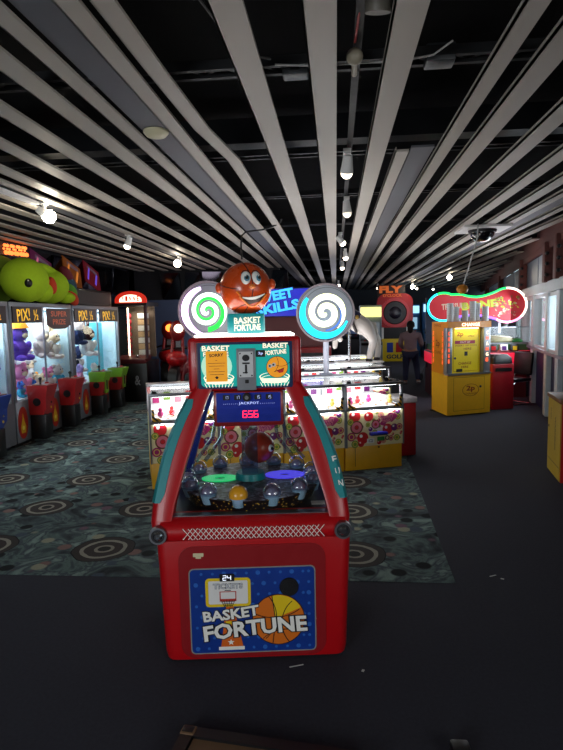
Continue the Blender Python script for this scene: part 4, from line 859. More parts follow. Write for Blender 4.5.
b = MB(); HA = M('hair_dark', '#1a1414', .7); b.sph(HA, (0, .015, 1.455), (.085, .09, .098), 18, 12); b.sph(HA, (0, -.055, 1.36), (.06, .045, .12), 14, 10); b.build('hair', PE)
for sx, yy, zz in ((-.10, .03, .0), (.165, .04, .015)):
    b = MB(); b.sph(M('shoe_pale', '#8f8a88', .6), (sx, yy, .045 + zz), (.045, .12, .045), 14, 8); b.build('shoe', PE)
ST = thing('pushchair', 'dark pushchair beside the woman, half hidden by the yellow kiosk', 'pushchair', (2.5, 14.75, 0), math.radians(-35))
b = MB(); b.box(BLACK, (0, .1, .50), (.38, .42, .10), (.2, 0, 0), bev=.03); b.box(BLACK, (0, -.14, .75), (.38, .08, .46), (.25, 0, 0), bev=.03); b.build('seat', ST)
b = MB(); b.sph(DARK, (0, -.05, .95), (.21, .24, .16), 16, 8, zmin=-.2); b.build('hood', ST)
b = MB()
for sx in (-.21, .21): b.tube(STEEL, [(sx, -.42, 1.0), (sx, -.15, .55), (sx, .32, .10)], .013, 8); b.tube(STEEL, [(sx, .15, .62), (sx, -.05, .42), (sx, -.30, .12)], .013, 8)
b.tube(BLACK, [(-.21, -.42, 1.0), (.21, -.42, 1.0)], .018, 8); b.build('frame', ST)
for sx in (-.23, .23):
    for yy in (-.30, .32): b = MB(); b.cyl(BLACK, (sx - .018, yy, .10), (sx + .018, yy, .10), .10, None, 20); b.cyl(STEEL, (sx - .02, yy, .10), (sx + .02, yy, .10), .055, None, 14); b.build('wheel', ST)

# ------------------------------------------------------------------ far machines
FL = thing('drop_game', 'far red game with round dark porthole on a yellow cabinet', 'arcade machine', (2.18, 21.2, 0), math.radians(3))
b = MB(); b.box(YEL2, (0, .4, .42), (1.0, .8, .84), bev=.02); b.box(BLUEP, (-.20, -.01, .52), (.22, .03, .36)); b.box(RED, (.14, -.01, .52), (.24, .03, .36)); b.box(RED2, (.52, .4, .45), (.05, .82, .9)); b.text(NAVY, 'GOLF', -.02, .18, .62, .16, .003, bold=.04); b.build('base_cabinet', FL)
b = MB(); b.box(BLACK, (0, .4, 1.05), (.9, .6, .42)); b.box(WHITE, (-.46, .1, 1.05), (.08, .1, .42)); b.box(WHITE, (.46, .1, 1.05), (.08, .1, .42)); b.build('playfield', FL)
b = MB(); b.rrect(RED, 0, 1.88, 1.32, 1.25, .32, .22, -.2, T(0, .1, 0)); b.ring(M('porthole_rim', '#b02830', .3, emit=.15), 0, 1.8, .44, .54, .03, .02, T(0, .1, 0)); b.build('porthole_board', FL)
b = MB(); b.cyl(M('porthole_dark', '#08080c', .35), (0, .09, 1.80), (0, .05, 1.80), .44, .40, 36); b.sph(M('porthole_glint', '#1a1426', .25), (0, .10, 1.80), (.3, .08, .3), 16, 8); b.build('porthole', FL)
b = MB(); b.text(M('fly_letters', '#c05a20', .4, emit=.5), 'FLY', -.15, 2.66, .85, .26, .02, X=T(0, .1, 0), bold=.06, outline=M('fly_line', '#3a1408', .5), ol=.12); b.text(M('fly_letters', '#c05a20'), "O'CLOCK", -.1, 2.44, .7, .12, .032, X=T(0, .1, 0), bold=.03); b.box(M('sign_dark_brown', '#2a1410', .5), (-.13, .13, 2.60), (1.02, .05, .46)); b.build('name_sign', FL)
def far_cab(label, x, y, w_, h, body, mq_, rz=0.0, scr='#203050', es=.6):
    t = thing('upright_cabinet', label, 'arcade machine', (x, y, 0), rz, 'far upright cabinets'); b = MB()
    b.box(body, (0, .4, h * .24), (w_, .8, h * .48), bev=.02); b.box(body, (0, .55, h * .70), (w_, .5, h * .6), bev=.02); b.build('body', t)
    b = MB(); b.box(BLACK, (0, .13, h * .47), (w_ * .95, .4, .07), (.25, 0, 0)); 
    for k_ in range(4): b.sph((RED, YEL2, WHITE, RED)[k_], (-w_ * .3 + k_ * w_ * .2, .06, h * .47 + .05), .025, 8, 6)
    b.build('control_panel', t)
    b = MB(); b.box(E('screen_' + scr[1:], scr, es), (0, .29, h * .64), (w_ * .8, .03, h * .22)); b.build('screen', t)
    b = MB(); b.box(mq_, (0, .27, h * .90), (w_ * .95, .08, h * .14), bev=.01); b.build('lit_header', t)
CYH = E('cyan_header', '#a0d8f0', 1.3); YH = E('yellow_header', '#f0e890', 1.4)
CABB = M('cab_blue', '#1f5a90', .5); CABW = M('cab_white', '#9aa6ae', .5)
far_cab('blue upright cabinet with pale cyan header, left of the far pair', 2.95, 23.6, 1.0, 2.15, CABB, CYH, 0, '#88b0c8', .9)
far_cab('blue upright cabinet with wide cyan header beside the far window wall', 4.15, 23.4, 1.2, 2.2, CABB, E('cyan_header2', '#b0e4f4', 1.4), 0, '#a0b8c4', .9)
far_cab('white upright cabinet with yellow lit header just behind the white horse', 1.0, 16.2, .62, 2.0, CABW, YH, 0, '#788088', .5)
far_cab('dark upright cabinet at the far end left of the red porthole game', .5, 22.5, .9, 1.9, M('cab_dark', '#1a1a22', .5), E('dim_header', '#5070a0', .5), 0, '#304060', .6)
far_cab('maroon upright cabinet in the dim far left corner', -1.0, 21.5, 1.0, 1.9, MAROON, E('dim_header_red', '#a04030', .5), 0, '#503040', .6)

# ------------------------------------------------------------------ claw machines down the left wall
CF = -4.25
SIL = M('cabinet_silver', '#8a8f98', .4, .5)
FLAME = M('flame_red', '#b0281c', .4, var=.1); FLY_ = M('flame_yellow', '#d8a820', .4, var=.1)
def claw(label, y0, w_, pod, pods, lit=True, h=1.90):
    t = thing('claw_machine', label, 'claw machine', (CF, y0, 0), PI / 2, 'claw machines along the left wall'); D = .84
    b = MB(); b.box(SIL, (w_ / 2, D / 2, .34), (w_, D, .56), bev=.006); b.box(BLACK, (w_ / 2, D / 2 + .03, .035), (w_ - .06, D - .08, .07))
    X = T(0, 0, 0)
    for pc in pods:
        for q in (-.27, .27):
            if pc + q < .12 or pc + q > w_ - .12 or (q > 0 and pc == pods[0] and pods[1] - pc < .75): continue
            b.disc(FLAME, pc + q, .32, .12, .003, 0, X, ry=.22); b.prism(FLY_, [(pc + q - .05, .18), (pc + q + .05, .18), (pc + q + .065, .26), (pc + q + .03, .34), (pc + q, .45), (pc + q - .03, .34), (pc + q - .065, .26)], .002, .003, X); b.disc(M('flame_dot', '#f0e060', .4), pc + q, .25, .03, .001, .005, X, seg=12)
    b.build('base', t)
    for x in (.025, w_ - .025): 
        b = MB(); b.box(SIL, (x, .025, .60 + (h - .6) / 2), (.05, .05, h - .6), bev=.006); b.build('post', t)
        b = MB(); b.box(SIL, (x, D - .025, .60 + (h - .6) / 2), (.05, .05, h - .6)); b.build('post', t)
    b = MB(); b.box(SIL, (w_ / 2, .015, .60 + (h - .6) / 2), (.022, .02, h - .6)); b.build('centre_divider', t)
    b = MB(); b.box(SIL, (w_ / 2, D / 2, h + .02), (w_, D, .06), bev=.006); b.build('roof', t)
    b = MB(); b.box(M('claw_back', '#bcd8e4', .4, var=.06), (w_ / 2, D - .015, 1.25), (w_ - .1, .02, 1.28)); b.box(M('claw_floor', '#d8dce4', .5), (w_ / 2, D / 2, .625), (w_ - .06, D - .06, .02)); b.box(M('claw_back', '#bcd8e4'), (w_ - .06, D / 2, 1.25), (.02, D - .1, 1.26))
    if pod == 'green': b.box(M('claw_cyan', '#58b8d0', .4), (w_ * .80, .35, 1.16), (.02, .34, 1.0), (0, 0, .9))
    b.build('interior', t)
    b = MB(); b.box(GLASS, (w_ / 4 + .01, .02, 1.25), (w_ / 2 - .07, .006, 1.24)); b.box(GLASS, (w_ * .75 - .01, .02, 1.25), (w_ / 2 - .07, .006, 1.24)); b.build('front_glass', t)
    b = MB(); b.box(GLASS, (.02, D / 2, 1.25), (.006, D - .1, 1.24)); b.build('side_glass', t)
    b = MB(); b.box(E('claw_led', '#e8f6ff', 5), (w_ / 2, .12, h - .03), (w_ - .15, .03, .02)); b.build('led_tube', t)
    for k_ in (0, 1):
        cx_ = w_ * (.25 + .5 * k_); b = MB()
        if label.startswith('middle') and k_ == 1:
            b.prism(M('sign_brown', '#3a1a10', .4, emit=.08), [(cx_ - w_ * .21, h - .02), (cx_ - w_ * .21, 1.63), (cx_ - w_ * .1, 1.57), (cx_ + w_ * .1, 1.57), (cx_ + w_ * .21, 1.63), (cx_ + w_ * .21, h - .02)], .012, .0)
            b.text(E('sign_copper', '#b0502c', .5), 'SUPER', cx_, 1.80, .5, .08, .014, bold=.01); b.text(E('sign_copper', '#b0502c', .5), 'PRIZE', cx_, 1.68, .4, .08, .014, bold=.01)
        else:
            b.box(M('sign_dark', '#2c1c14', .4), (cx_, .0, h - .12), (w_ * .43, .02, .22)); b.text(E('sign_gold', '#e8b020', .9), 'PIX!', cx_ - .12, h - .12, .32, .17, .012, .06, bold=.01, X=T(0, -.0, 0)); b.text(E('sign_gold', '#e8b020', .9), '½', cx_ + .2, h - .12, .12, .15, .012, .06, bold=.01)
        b.build('header_sign', t)
    PODM = {'red': M('pod_red', '#b02024', .35, coat=.3), 'green': M('pod_green', '#7cb02c', .35, coat=.3), 'blue': M('pod_blue', '#1c3a9a', .35, coat=.3)}[pod]
    sd = M('pod_side_red', '#9c1c1c', .4) if pod == 'green' else PODM
    for pc in pods:
        b = MB()
        def rr(hw, yb, z): return [(pc - hw, yb, z), (pc + hw, yb, z), (pc + hw, -.005, z), (pc - hw, -.005, z)]
        b.loft(sd, [rr(.105, -.20, .40), rr(.115, -.25, .49), rr(.12, -.26, .64)]); b.loft(PODM, [rr(.122, -.26, .64), rr(.14, -.30, .77), rr(.145, -.31, .81)])
        if pod == 'green': b.box(PODM, (pc, -.257, .57), (.12, .02, .26)); b.box(BLACK, (pc, -.27, .58), (.035, .01, .16))
        pd = b.build('control_pod', t)
        b = MB(); b.cyl(BLACK, (pc - .127, -.13, .58), (pc - .105, -.13, .58), .055, None, 20); b.build('speaker', pd)
        b = MB(); b.box(M('pod_top', '#6a4030', .4), (pc, -.17, .815), (.23, .20, .012)); b.cyl(BLACK, (pc - .07, -.17, .81), (pc - .07, -.17, .89), .012, None, 10); b.sph(BLACK, (pc - .07, -.17, .90), .024, 10, 6); b.cyl(RED, (pc + .07, -.19, .82), (pc + .07, -.19, .84), .025, None, 12); b.build('joystick', pd)
        b = MB(); b.disc(CHROME, pc + .03, .56, .016, .004, 0, T(0, -.258, 0), seg=12); b.disc(YEL2, pc + .03, .49, .016, .004, 0, T(0, -.252, 0), seg=12); b.build('coin_slot', pd)
        b = MB(); b.box(BLACK, (pc, -.12, .23), (.20, .22, .34), bev=.01); b.build('prize_chute', t)
    if lit: area('claw_light', (CF - .35, y0 + w_ / 2, 1.84), (0, 0, PI / 2), w_ * .9, .5, 30, (.86, .95, 1))
    return t
claw('nearest claw machine with blue control pods, cut off by the left edge', 5.22, 1.78, 'blue', (.42, 1.08))
claw('middle claw machine with two red control pods beneath the green plush', 7.03, 1.74, 'red', (.42, 1.30))
claw('farthest claw machine with two green control pods beside the prize tower', 8.80, 1.95, 'green', (.60, 1.42))
# plush toys
PC = {'purple': '#6a48b8', 'orange': '#e8962c', 'pink': '#e088b8', 'cyan': '#38a8d0', 'blue': '#3a6cc8', 'white': '#d8d4d4', 'grey': '#a8a0a0', 'navy': '#202848', 'cream': '#e0cdb0', 'black': '#1c1c22', 'lilac': '#b09ad8', 'green': '#70b070'}
def pm(c): return M('plush_' + c, PC[c], .9, var=.08, scale=40, spec=.1)
def plush(label, ly, z, x, s, body, head, ears='round', group='plush toys in the claw machines', cat='plush toy', hat=None):
    t = thing('plush_toy', label, cat, (x, ly, z), PI / 2 + rnd.uniform(-.4, .4), group); B_, H_ = pm(body), pm(head)
    b = MB(); b.sph(B_, (0, 0, .17 * s), (.15 * s, .13 * s, .17 * s), 14, 10)
    for sx in (-1, 1): b.sph(B_, (sx * .15 * s, -.05 * s, .21 * s), (.05 * s, .06 * s, .10 * s), 10, 6, (0, sx * .5, 0)); b.sph(B_, (sx * .09 * s, -.12 * s, .05 * s), (.06 * s, .09 * s, .05 * s), 10, 6)
    b.build('body', t)
    b = MB(); b.sph(H_, (0, -.02 * s, .42 * s), (.14 * s, .13 * s, .13 * s), 14, 10); b.sph(pm('cream'), (0, -.13 * s, .39 * s), (.06 * s, .04 * s, .045 * s), 10, 6)
    for sx in (-1, 1):
        b.sph(INK, (sx * .05 * s, -.135 * s, .45 * s), .015 * s, 8, 6)
        if ears == 'round': b.sph(H_, (sx * .11 * s, 0, .53 * s), .05 * s, 10, 6)
        elif ears == 'long': b.sph(H_, (sx * .06 * s, 0, .64 * s), (.035 * s, .03 * s, .14 * s), 10, 6, (0, sx * .2, 0))
    if hat: b.lathe(pm(hat), [(.16 * s, .5 * s), (.14 * s, .53 * s), (.02 * s, .72 * s)], (0, -.02 * s, 0), 16)
    b.build('head', t); return t
FZ = .636
for lb, ly, z, x, s, bo, hd, er, ht in (
    ('purple plush in an orange cone hat behind the first red pod', 7.60, FZ + .50, -4.46, .92, 'purple', 'purple', None, 'orange'),
    ('pink round-eared plush under the purple hatted one', 7.62, FZ, -4.52, .82, 'pink', 'pink', 'round', None),
    ('cyan plush on the machine floor in front of the pink one', 7.40, FZ, -4.36, .40, 'cyan', 'blue', 'round', None),
    ('lilac plush deep behind the white long-eared ones', 7.90, FZ, -4.86, .55, 'lilac', 'lilac', 'round', None),
    ('white long-eared plush high at the back of the red-pod machine', 7.98, FZ + .42, -4.74, .80, 'white', 'white', 'long', None),
    ('small blue plush under the white long-eared one', 8.02, FZ, -4.60, .62, 'blue', 'white', 'round', None),
    ('grey long-eared plush hung in the right half of the red-pod machine', 8.20, FZ + .50, -4.42, .85, 'grey', 'white', 'long', None),
    ('white long-eared plush right of the grey one behind the brown sign', 8.52, FZ + .46, -4.48, .80, 'white', 'cream', 'long', None),
    ('cream round-eared plush by the centre divider of the red-pod machine', 7.95, FZ, -4.37, .5, 'cream', 'cream', 'round', None),
    ('cyan-bodied white-headed plush low by the right post of the red-pod machine', 8.54, FZ, -4.42, .66, 'cyan', 'white', 'round', None),
    ('pink-headed plush low between the cream and the cyan one', 8.28, FZ, -4.45, .62, 'white', 'pink', 'round', None),
    ('orange plush at the back of the red-pod machine, right of the lilac one', 8.30, FZ, -4.82, .9, 'orange', 'cream', 'round', None),
    ('grey plush at the back right of the red-pod machine', 8.52, FZ + .40, -4.88, .52, 'grey', 'lilac', 'round', None),
    ('navy plush hung high in the left half of the green-pod machine', 9.42, FZ + .64, -4.48, .80, 'navy', 'white', 'round', None),
    ('black plush under the navy one in the green-pod machine', 9.62, FZ + .12, -4.74, .80, 'black', 'navy', 'round', None),
    ('white plush with black head and long ears hung in the green-pod machine', 9.82, FZ + .42, -4.46, .95, 'white', 'black', 'long', None),
    ('white plush low in the green-pod machine', 9.92, FZ, -4.44, .5, 'white', 'white', 'round', None),
    ('pink plush low against the left post of the green-pod machine', 9.28, FZ, -4.40, .55, 'pink', 'lilac', 'round', None),
    ('navy-headed plush at the back of the green-pod machine', 10.05, FZ + .1, -4.82, .85, 'grey', 'navy', 'round', None),
    ('violet plush in the blue-pod machine at the left edge', 6.77, FZ + .42, -4.40, .70, 'purple', 'lilac', 'round', None),
    ('pale pink plush low in the blue-pod machine', 6.77, FZ, -4.40, .65, 'pink', 'white', 'round', None)):
    plush(lb, ly, z, max(min(x, -4.30 - .21 * s), -5.03 + .18 * s), s, bo, hd, er, hat=ht)
# giant green plush lying on the roofs
GP = M('plush_lime', '#a8cc2c', .9, var=.10, scale=25, spec=.1); GD = M('plush_lime_dark', '#7c9c34', .9, var=.1, spec=.1)
GR, GRD, GBL, GGN = M('rainbow_red', '#d03c1c', .9), M('rainbow_maroon', '#6a1c28', .9), M('rainbow_blue', '#2c4a5c', .9), M('rainbow_green', '#5a9a24', .9)
t = thing('giant_plush', 'huge lime plush bird with black eye and rainbow wing on the claw machine', 'plush toy', (-4.36, 7.60, 1.966), PI / 2)
b = MB(); b.sph(GP, (.72, .02, .26), (.40, .28, .27), 24, 14); b.sph(GP, (1.0, -.12, .09), (.16, .14, .09), 14, 8); b.build('body', t)
b = MB(); b.sph(GP, (-.02, -.04, .30), (.37, .30, .31), 24, 14); b.sph(GP, (.20, -.14, .15), (.17, .17, .15), 16, 10); b.build('head', t)
b = MB(); b.sph(INK, (-.28, -.235, .24), (.055, .05, .06), 16, 10); b.sph(WINK, (-.318, -.255, .27), .012, 8, 6); b.build('eye', t)
b = MB(); b.sph(GP, (.62, -.05, .46), (.34, .10, .09), 16, 10, (0, .25, 0)); b.build('crest', t)
b = MB(); b.sph(GR, (.34, -.24, .24), (.10, .06, .13), 12, 8, (0, -.4, 0)); b.build('cheek_tuft', t)
b = MB()
for m_, cx_, cz in ((GRD, 1.02, .44), (GBL, 1.12, .32), (GGN, 1.13, .21), (GR, 1.16, .11)): b.sph(m_, (cx_, -.14, cz), (.20, .08, .10), 14, 8, (0, .6, 0))
b.build('rainbow_wing', t)
t = thing('giant_plush', 'second lime plush lying behind the first with a pale beak tip', 'plush toy', (-4.88, 7.55, 1.95), PI / 2)
b = MB(); b.sph(GD, (.35, .0, .40), (.75, .16, .32), 22, 12, (0, .10, 0)); b.sph(GD, (.1, .0, .16), (.5, .17, .16), 18, 12); b.build('body', t)
b = MB(); b.sph(pm('cream'), (-.15, -.12, .58), (.17, .06, .05), 12, 8, (0, .12, 0)); b.build('beak', t)
b = MB(); b.sph(MAROON, (-.32, -.04, .14), (.2, .12, .14), 12, 8); b.build('scarf', t)
b = MB(); b.box(BLACK, (0, 0, .15), (.42, 1.6, .30), bev=.03); b.box(DARK, (.212, 0, .15), (.01, 1.4, .2)); o = b.build('storage_trunk'); o.location = (-4.55, 9.88, 1.95); tag(o, 'long black box lying on the farthest claw machine beside the green plush', 'box')
# prize tower
PT = thing('prize_tower', 'dark prize tower with glowing red arched header past the claw machines', 'arcade machine', (-4.22, 11.25, 0))
b = MB(); b.box(BLACK, (0, .4, .42), (.66, .8, .84), bev=.015); b.text(M('logo_grey', '#a8a8b0', .5), '&', .12, .45, .12, .2, .003, bold=.02); b.build('base', PT)
b = MB(); b.box(MAROON, (0, .16, .88), (.64, .36, .10), (.2, 0, 0), bev=.01); b.sph(CHROME, (.1, .10, .95), .03, 10, 6); b.build('control_panel', PT)
for x in (-.31, .31): b = MB(); b.box(M('tower_frame', '#4a2024', .4), (x, .1, 1.45), (.05, .06, 1.1)); b.build('post', PT)
b = MB(); b.box(M('tower_back', '#8a7a68', .5), (0, .7, 1.45), (.62, .04, 1.1)); 
for i in range(7): b.sph(M('tower_toy_red', '#c02838', .6), (-.2, .5, 1.0 + i * .13), (.06, .06, .07), 10, 6); b.box((WHITE, M('tower_box', '#c8a880', .5))[i % 2], (.12, .5, 1.0 + i * .13), (.2, .14, .11))
b.build('prize_rack', PT)
b = MB(); b.box(E('tower_led', '#ffe8c8', 4), (-.10, .20, 1.45), (.025, .03, 1.0)); b.build('led_tube', PT)
b = MB(); b.box(GLASS, (0, .1, 1.45), (.56, .006, 1.08)); b.build('front_glass', PT)
b = MB(); b.box(BLACK, (0, .4, 2.02), (.74, .8, .08)); b.build('roof', PT)
b = MB(); P = [(-.27 + .0, 2.04)] + [(.33 * -math.cos(math.radians(a)) + .06, 2.10 + .18 * math.sin(math.radians(a))) for a in range(0, 181, 12)] + [(.39, 2.04)]
b.prism(M('arch_red', '#c02818', .4, emit=.8), P, .05, 0); b.prism(E('arch_glow', '#ffd8b8', 2.6), [(.06 + (p[0] - .06) * .7, 2.06 + (p[1] - 2.04) * .62) for p in P], .004, .05)
for i in range(5): b.text(M('arch_red', '#c02818'), 'WINNER'[i], -.10 + i * .08, 2.13, .05, .10, .058, bold=.04)
b.build('arched_header', PT); area('tower_light', (-4.2, 11.6, 1.9), (0, 0, 0), .4, .3, 4, (1, .85, .7))
# two red ride-on motorbikes
def bike(label, x, y, rz, lampc, s=1.0):
    t = thing('motorbike_ride', label, 'ride', (x, y, 0), rz, 'red motorbike rides')
    b = MB(); b.box(BLACK, (0, .25, .12), (.6, 1.0, .24), bev=.03); b.box(BLACK, (0, .42, .5), (.36, .56, .6), bev=.08); b.build('platform', t)
    b = MB(); b.sph(RED2, (0, .3, .62), (.26, .45, .24), 20, 12); b.sph(RED, (0, .0, .86), (.22, .25, .17), 18, 10); b.sph(BLACK, (0, .52, .82), (.2, .22, .09), 16, 8); b.build('bodywork', t)
    b = MB(); b.cyl(BLACK, (-.09, -.1, .40), (.09, -.1, .40), .32, None, 28); b.cyl(STEEL, (-.1, -.1, .40), (.1, -.1, .40), .17, None, 18); b.build('front_wheel', t)
    for sx in (-.13, .13): b = MB(); b.tube(M('fork_red', '#9a1a1e', .35, coat=.4), [(sx, -.1, .40), (sx * 1.0, .05, .95), (sx * .7, .14, 1.40)], .032, 10); b.build('fork', t)
    b = MB(); b.tube(BLACK, [(-.42, .28, 1.02), (-.2, .10, 1.08), (.2, .10, 1.08), (.42, .28, 1.02)], .022, 8); b.build('handlebar', t)
    b = MB(); b.sph(RED2, (0, .12, 1.45), (.17, .12, .22), 18, 12); b.box(MAROON, (0, .2, 1.2), (.22, .08, .5), bev=.02); b.build('screen_housing', t)
    b = MB(); b.sph(E('bike_lamp_' + lampc[1:], lampc, 3.0), (.06, .0, 1.50), (.10, .05, .09), 14, 8); b.build('headlamp', t)
    b = MB(); b.box(M('checker', '#8c8c90', .4, var=.9, scale=60), (0, .15, 1.18), (.10, .03, .16)); b.build('number_plate', t)
bike('red motorbike ride with a white headlamp, right of the prize tower', -3.34, 11.55, .0, '#fff0d0'); bike('red motorbike ride with an orange headlamp, partly behind the first', -3.92, 12.85, .05, '#ff8030')
t = thing('racing_seat_ride', 'low dark red racing ride just left of the ball machine head', 'ride', (-2.40, 10.2, 0))
b = MB(); b.box(BLACK, (0, .5, .35), (.8, 1.2, .7), bev=.06); b.build('base', t); b = MB(); b.sph(RED2, (0, .2, .78), (.42, .4, .17), 20, 10); b.sph(MAROON, (.05, .55, 1.0), (.45, .2, .12), 18, 10); b.disc(WINK, .0, .80, .04, .01, .19); b.build('cowl', t)

# ------------------------------------------------------------------ things on the left wall
def at(name, mb, label, cat, group=None): return tag(mb.build(name), label, cat, group)
X = T(-4.88, 10.5, 2.58) @ RZ(PI / 2) @ RX(-.25)  # coloured panels stand in for reflections in the mirror frieze
for dx, cs, lb in ((-1.4, ('#6a2050', '#c06080'), 'tilted magenta poster high on the left wall'), (-.3, ('#8a4a18', '#c87830'), 'tilted orange poster high on the left wall above the black box'), (.55, ('#7a1828', '#6a50d0'), 'tilted red poster with violet light bars on the left wall')):
    b = MB(X @ T(dx, 0, 0) @ RY(.35)); b.box(M('poster_' + cs[0][1:], cs[0], .4, var=.3, scale=8, emit=.10), (0, 0, 0), (.62, .02, .46)); b.line(M('poster_b' + cs[1][1:], cs[1], .4, emit=.6), [(-.2, -.15), (-.1, .15)], .05, .002, .011); b.line(M('poster_b' + cs[1][1:], cs[1]), [(.1, -.15), (.2, .12)], .06, .002, .011); b.rrect(M('poster_pale', '#8c7a90', .5, var=.3), .02, .14, .4, .07, .01, .002, .011); at('wall_poster', b, lb, 'poster')
b = MB(); OL = E('orange_bulb', '#ff7a38', 2.2)
for i in range(24):
    q = i / 23; b.sph(OL, (-4.885 + .01 * math.sin(i * 3), 8.05 + q * .62, 2.775 + .06 * math.sin(i * 2.1) + q * .03), .018 + .008 * (i % 3), 8, 5)
b.box(BLACK, (-4.93, 8.36, 2.79), (.05, .80, .2)); at('light_cluster', b, 'cluster of small orange bulbs high on the left wall above the plush', 'lights')

# ------------------------------------------------------------------ ceiling fittings
WARM = (1, .86, .68)
def track(name, x, y, z, label, power, col, target, kind='can', group='ceiling spotlights', em=14):
    t = thing('spotlight', label, 'ceiling light', (x, y, z), 0, group)
    b = MB(); b.cyl(WHITE, (0, 0, .03), (0, 0, .14), .02, None, 10); b.box(WHITE, (0, 0, .125), (.06, .10, .03)); b.build('bracket', t)
    d = (Vector(target) - Vector((x, y, z))).normalized(); b = MB()
    b.cyl(WHITE, -d * .08 + Vector((0, 0, .02)), d * .05 + Vector((0, 0, .02)), .035, .052, 18); b.build('can', t)
    b = MB(); b.sph(E('bulb_%d' % em, '#fff2d8', em), d * .055 + Vector((0, 0, .02)), .07 if em >= 40 else .047, 14, 8); b.build('bulb', t)
    if power: spot('spotlight_beam', Vector((x, y, z + .02)) + d * .07, target, power, col, 2.0, .8)
track('a', -3.02, 5.75, 2.78, 'large bright spotlight on the white rail near the left edge', 26, WARM, (-2.3, 6.3, 2.2), em=60)
point('spot_spill', (-2.98, 5.80, 2.70), 9, WARM, .05)
track('b', -2.98, 8.05, 2.78, 'small spotlight on the left slats beyond the bright one', 45, WARM, (-3.9, 8.0, .3), em=8)
track('c', -2.99, 10.7, 2.78, 'warm spotlight on the left slats nearest the lollipop', 40, WARM, (-3.9, 9.9, .3), em=40)
point('spot_spill', (-2.95, 10.65, 2.68), 3, WARM, .05)
track('d', .10, 4.6, 2.82, 'tilted white spotlight hanging between the two central slats', 40, (1, .97, .94), (-.1, 6.0, .2), em=3)
track('e', .13, 6.35, 2.82, 'unlit white bell spotlight in the central gap', 0, WARM, (.3, 6.3, 0), em=1)
track('f', .08, 8.9, 2.82, 'third spotlight in the central gap, lit warm', 75, WARM, (2.1, 9.4, .3), em=14)
track('g', .19, 11.0, 2.82, 'fourth spotlight in the central gap, seen edge-on', 4, WARM, (.4, 10.5, 0), em=10)
track('h', .16, 13.2, 2.82, 'fifth spotlight in the central gap', 4, WARM, (.0, 12.5, 0), em=8)
track('i', .10, 19.8, 2.80, 'farthest spotlight in the central gap above the right lollipop', 6, (1, 1, 1), (.1, 18.5, 0), em=25)
track('j', 2.75, 20.8, 2.72, 'bright spotlight at the far end above the woman', 10, WARM, (2.5, 18, 0), em=60)
track('k', 3.3, 17.0, 2.78, 'small spotlight far back above the bone-shaped sign', 8, WARM, (3.0, 15, 0), em=40)
for i, (y, x) in enumerate(((23.0, 3.2), (24.0, 4.0), (22.0, 1.6))): track('l%d' % i, x, y, 2.78, ('dim spotlight over the left blue cabinet at the far end', 'dim spotlight over the right blue cabinet at the far end', 'dim spotlight just left of the porthole game')[i], 4, (1, 1, 1), (x, y - 1, 0), em=12)
b = MB(); b.box(WHITE, (-3.02, 4.5, 2.868), (.07, 2.2, .03)); at('light_rail', b, 'short white track rail carrying the bright left spotlight', 'rail')
b = MB(); b.box(RAIL, (.12, 8.4, 2.985), (.04, 12.0, .02)); at('light_rail', b, 'long dark track rail in the gap between the central slats', 'rail')
b = MB(); b.lathe(M('detector_cream', '#cfc9a8', .5), [(.03, -.045), (.065, -.035), (.085, -.012), (.085, 0)], (-1.19, 3.83, CZ + .025), 24); at('smoke_detector', b, 'round cream smoke detector on the grey ceiling panel', 'smoke detector')
b = MB(); b.box(WHITE, (2.12, 8.55, 2.885), (.66, .66, .03)); b.cyl(BLACK, (2.12, 8.55, 2.87), (2.12, 8.55, 2.83), .20, .19, 28); b.sph(M('dome_smoke', '#0e0e12', .15, coat=1), (2.12, 8.55, 2.83), (.17, .17, .13), 20, 10, (PI, 0, 0), zmin=0); at('dome_camera', b, 'black dome camera on a white square plate in the right slats', 'camera')
b = MB(); b.tube(M('cord_white', '#b0b0ae', .5), [(1.96, 8.15, 2.90), (1.96, 8.15, 2.73), (1.90, 8.3, 2.40), (1.85, 8.5, 2.10)], .010, 8); b.build('x'); o = bpy.data.objects['x']; o.name = 'ceiling_conduit'; tag(o, 'thin white conduit hanging from the slats above the change kiosk', 'conduit')
b = MB(); b.sph(M('float_orange', '#c07818', .5), (1.835, 8.5, 2.03), (.085, .07, .07), 16, 10); o = at('hanging_ball', b, 'small orange ball on the end of the white ceiling cord', 'ball')
b = MB(); b.box(M('box_grey', '#2c3034', .5), (.55, 3.146, 2.995), (.15, .12, .09), bev=.01); at('junction_box', b, 'grey electrical box above the slats right of the central pair', 'electrical box')
b = MB(); b.box(M('box_grey', '#2c3034'), (-.204, 3.2, 3.0), (.14, .10, .09), bev=.01); b.box(BLACK, (-.204, 3.146, 3.0), (.05, .01, .05)); at('junction_box', b, 'grey electrical box above the slats beside the left central slat', 'electrical box')
b = MB(); b.cyl(M('canister', '#6a665c', .5), (.19, 2.55, 2.93), (.20, 2.48, 3.16), .055, .06, 18); b.cyl(DARK, (.20, 2.48, 3.16), (.21, 2.4, 3.5), .02, None, 8); at('sensor_can', b, 'short grey canister fitting high between the central slats', 'fitting')
b = MB(); b.tube(M('wire_red', '#b01c1c', .5), [(.12, 2.36, 3.02), (.12, 2.55, 2.99), (.11, 2.74, 2.965), (.105, 2.88, 2.97)], .006, 6); at('red_wire', b, 'red wire dangling between the central slats', 'wire')
b = MB(); b.sph(M('adaptor_cream', '#8d8674', .5), (.105, 2.93, 2.925), (.042, .042, .04), 14, 8); b.cyl(M('adaptor_cream', '#8d8674'), (.108, 2.97, 2.92), (.11, 3.14, 2.93), .015, .016, 10); at('wire_adaptor', b, 'cream cable adaptor at the foot of the red wire', 'fitting')
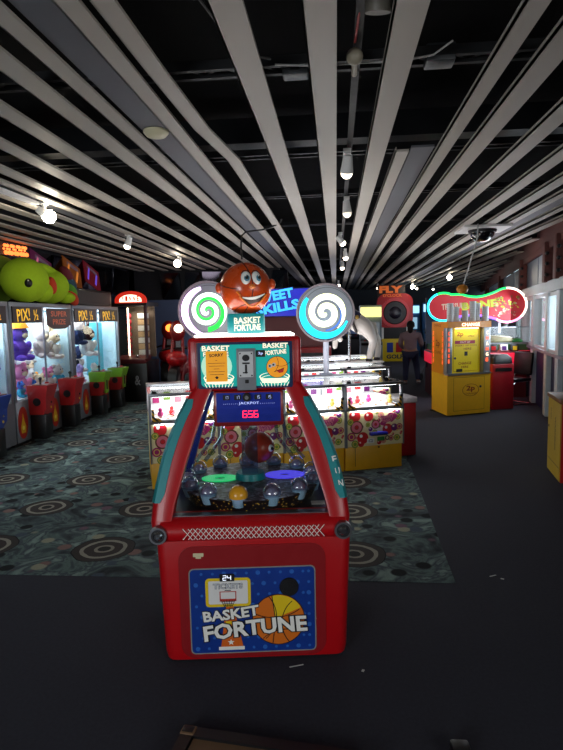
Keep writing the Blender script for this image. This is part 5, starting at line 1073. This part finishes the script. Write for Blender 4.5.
b = MB(); b.tube(M('cord_white', '#b0b0ae'), [(-.30, 3.04, 2.96), (-.1, 3.06, 2.95), (.15, 3.08, 2.958), (.35, 3.06, 2.945), (.50, 3.02, 2.95), (.58, 2.95, 2.98)], .005, 6); at('white_cable', b, 'white cable lying across the central slats', 'cable')
b = MB(); b.tube(M('cord_grey', '#5a5a58', .5), [(-.64, 2.0, 3.05), (-.60, 2.3, 3.0), (-.55, 2.45, 2.98), (-.50, 2.68, 2.965), (-.40, 2.95, 2.97), (-.32, 3.02, 2.98)], .005, 6); at('grey_cable', b, 'thin grey cable running behind the left pale slat', 'cable')
b = MB(); b.tube(BLACK, [(-.70, 7.55, 2.96), (-.725, 7.6, 2.925), (-.84, 7.6, 2.87), (-.968, 7.6, 2.84), (-1.10, 7.6, 2.83), (-1.20, 7.6, 2.81), (-1.245, 7.6, 2.77), (-1.257, 7.6, 2.65), (-1.25, 7.6, 2.46)], .012, 8); at('black_cable', b, 'black cable hooked over the slats above the grinning ball', 'cable')

# ------------------------------------------------------------------ odds and ends on the floor
b = MB(); b.box(M('board_brown', '#6a5038', .7, var=.2), (.36, -.28, .012), (.66, .50, .016)); b.box(BLACK, (.36, -.01, .016), (.74, .05, .03)); b.box(BLACK, (.0, -.28, .016), (.05, .54, .03)); b.box(BLACK, (.0, -.01, .02), (.06, .05, .035), bev=.008); o = at('floor_board', b, 'brown board with black edging lying on the floor nearest the viewer', 'board'); o.location = (-.60, 2.05, 0); o.rotation_euler = (0, 0, -.127)
b = MB(); b.box(BLACK, (.45, 2.02, .02), (.07, .08, .04), bev=.01); at('rubber_block', b, 'small black rubber block on the floor at the bottom right', 'block')
PP = M('paper', '#c8c8c4', .8, var=0)
for i, (x, y, a, l, w_, lb) in enumerate(((.973, 3.54, .5, .05, .008, 'thin white paper scrap on the dark floor right of the carpet'), (.108, 2.513, 1.2, .016, .012, 'tiny white fleck on the floor at the machine corner'), (-.206, 2.53, .4, .07, .006, 'white paper strip at the right foot of the red machine'), (1.02, 3.5, -.4, .02, .01, 'small paper crumb beside the thin scrap'))):
    b = MB(); b.box(PP, (0, 0, .002), (l, w_, .002), (0, .02, 0)); o = at('paper_scrap', b, lb, 'paper scrap'); o.location = (x, y, 0); o.rotation_euler = (0, 0, a)
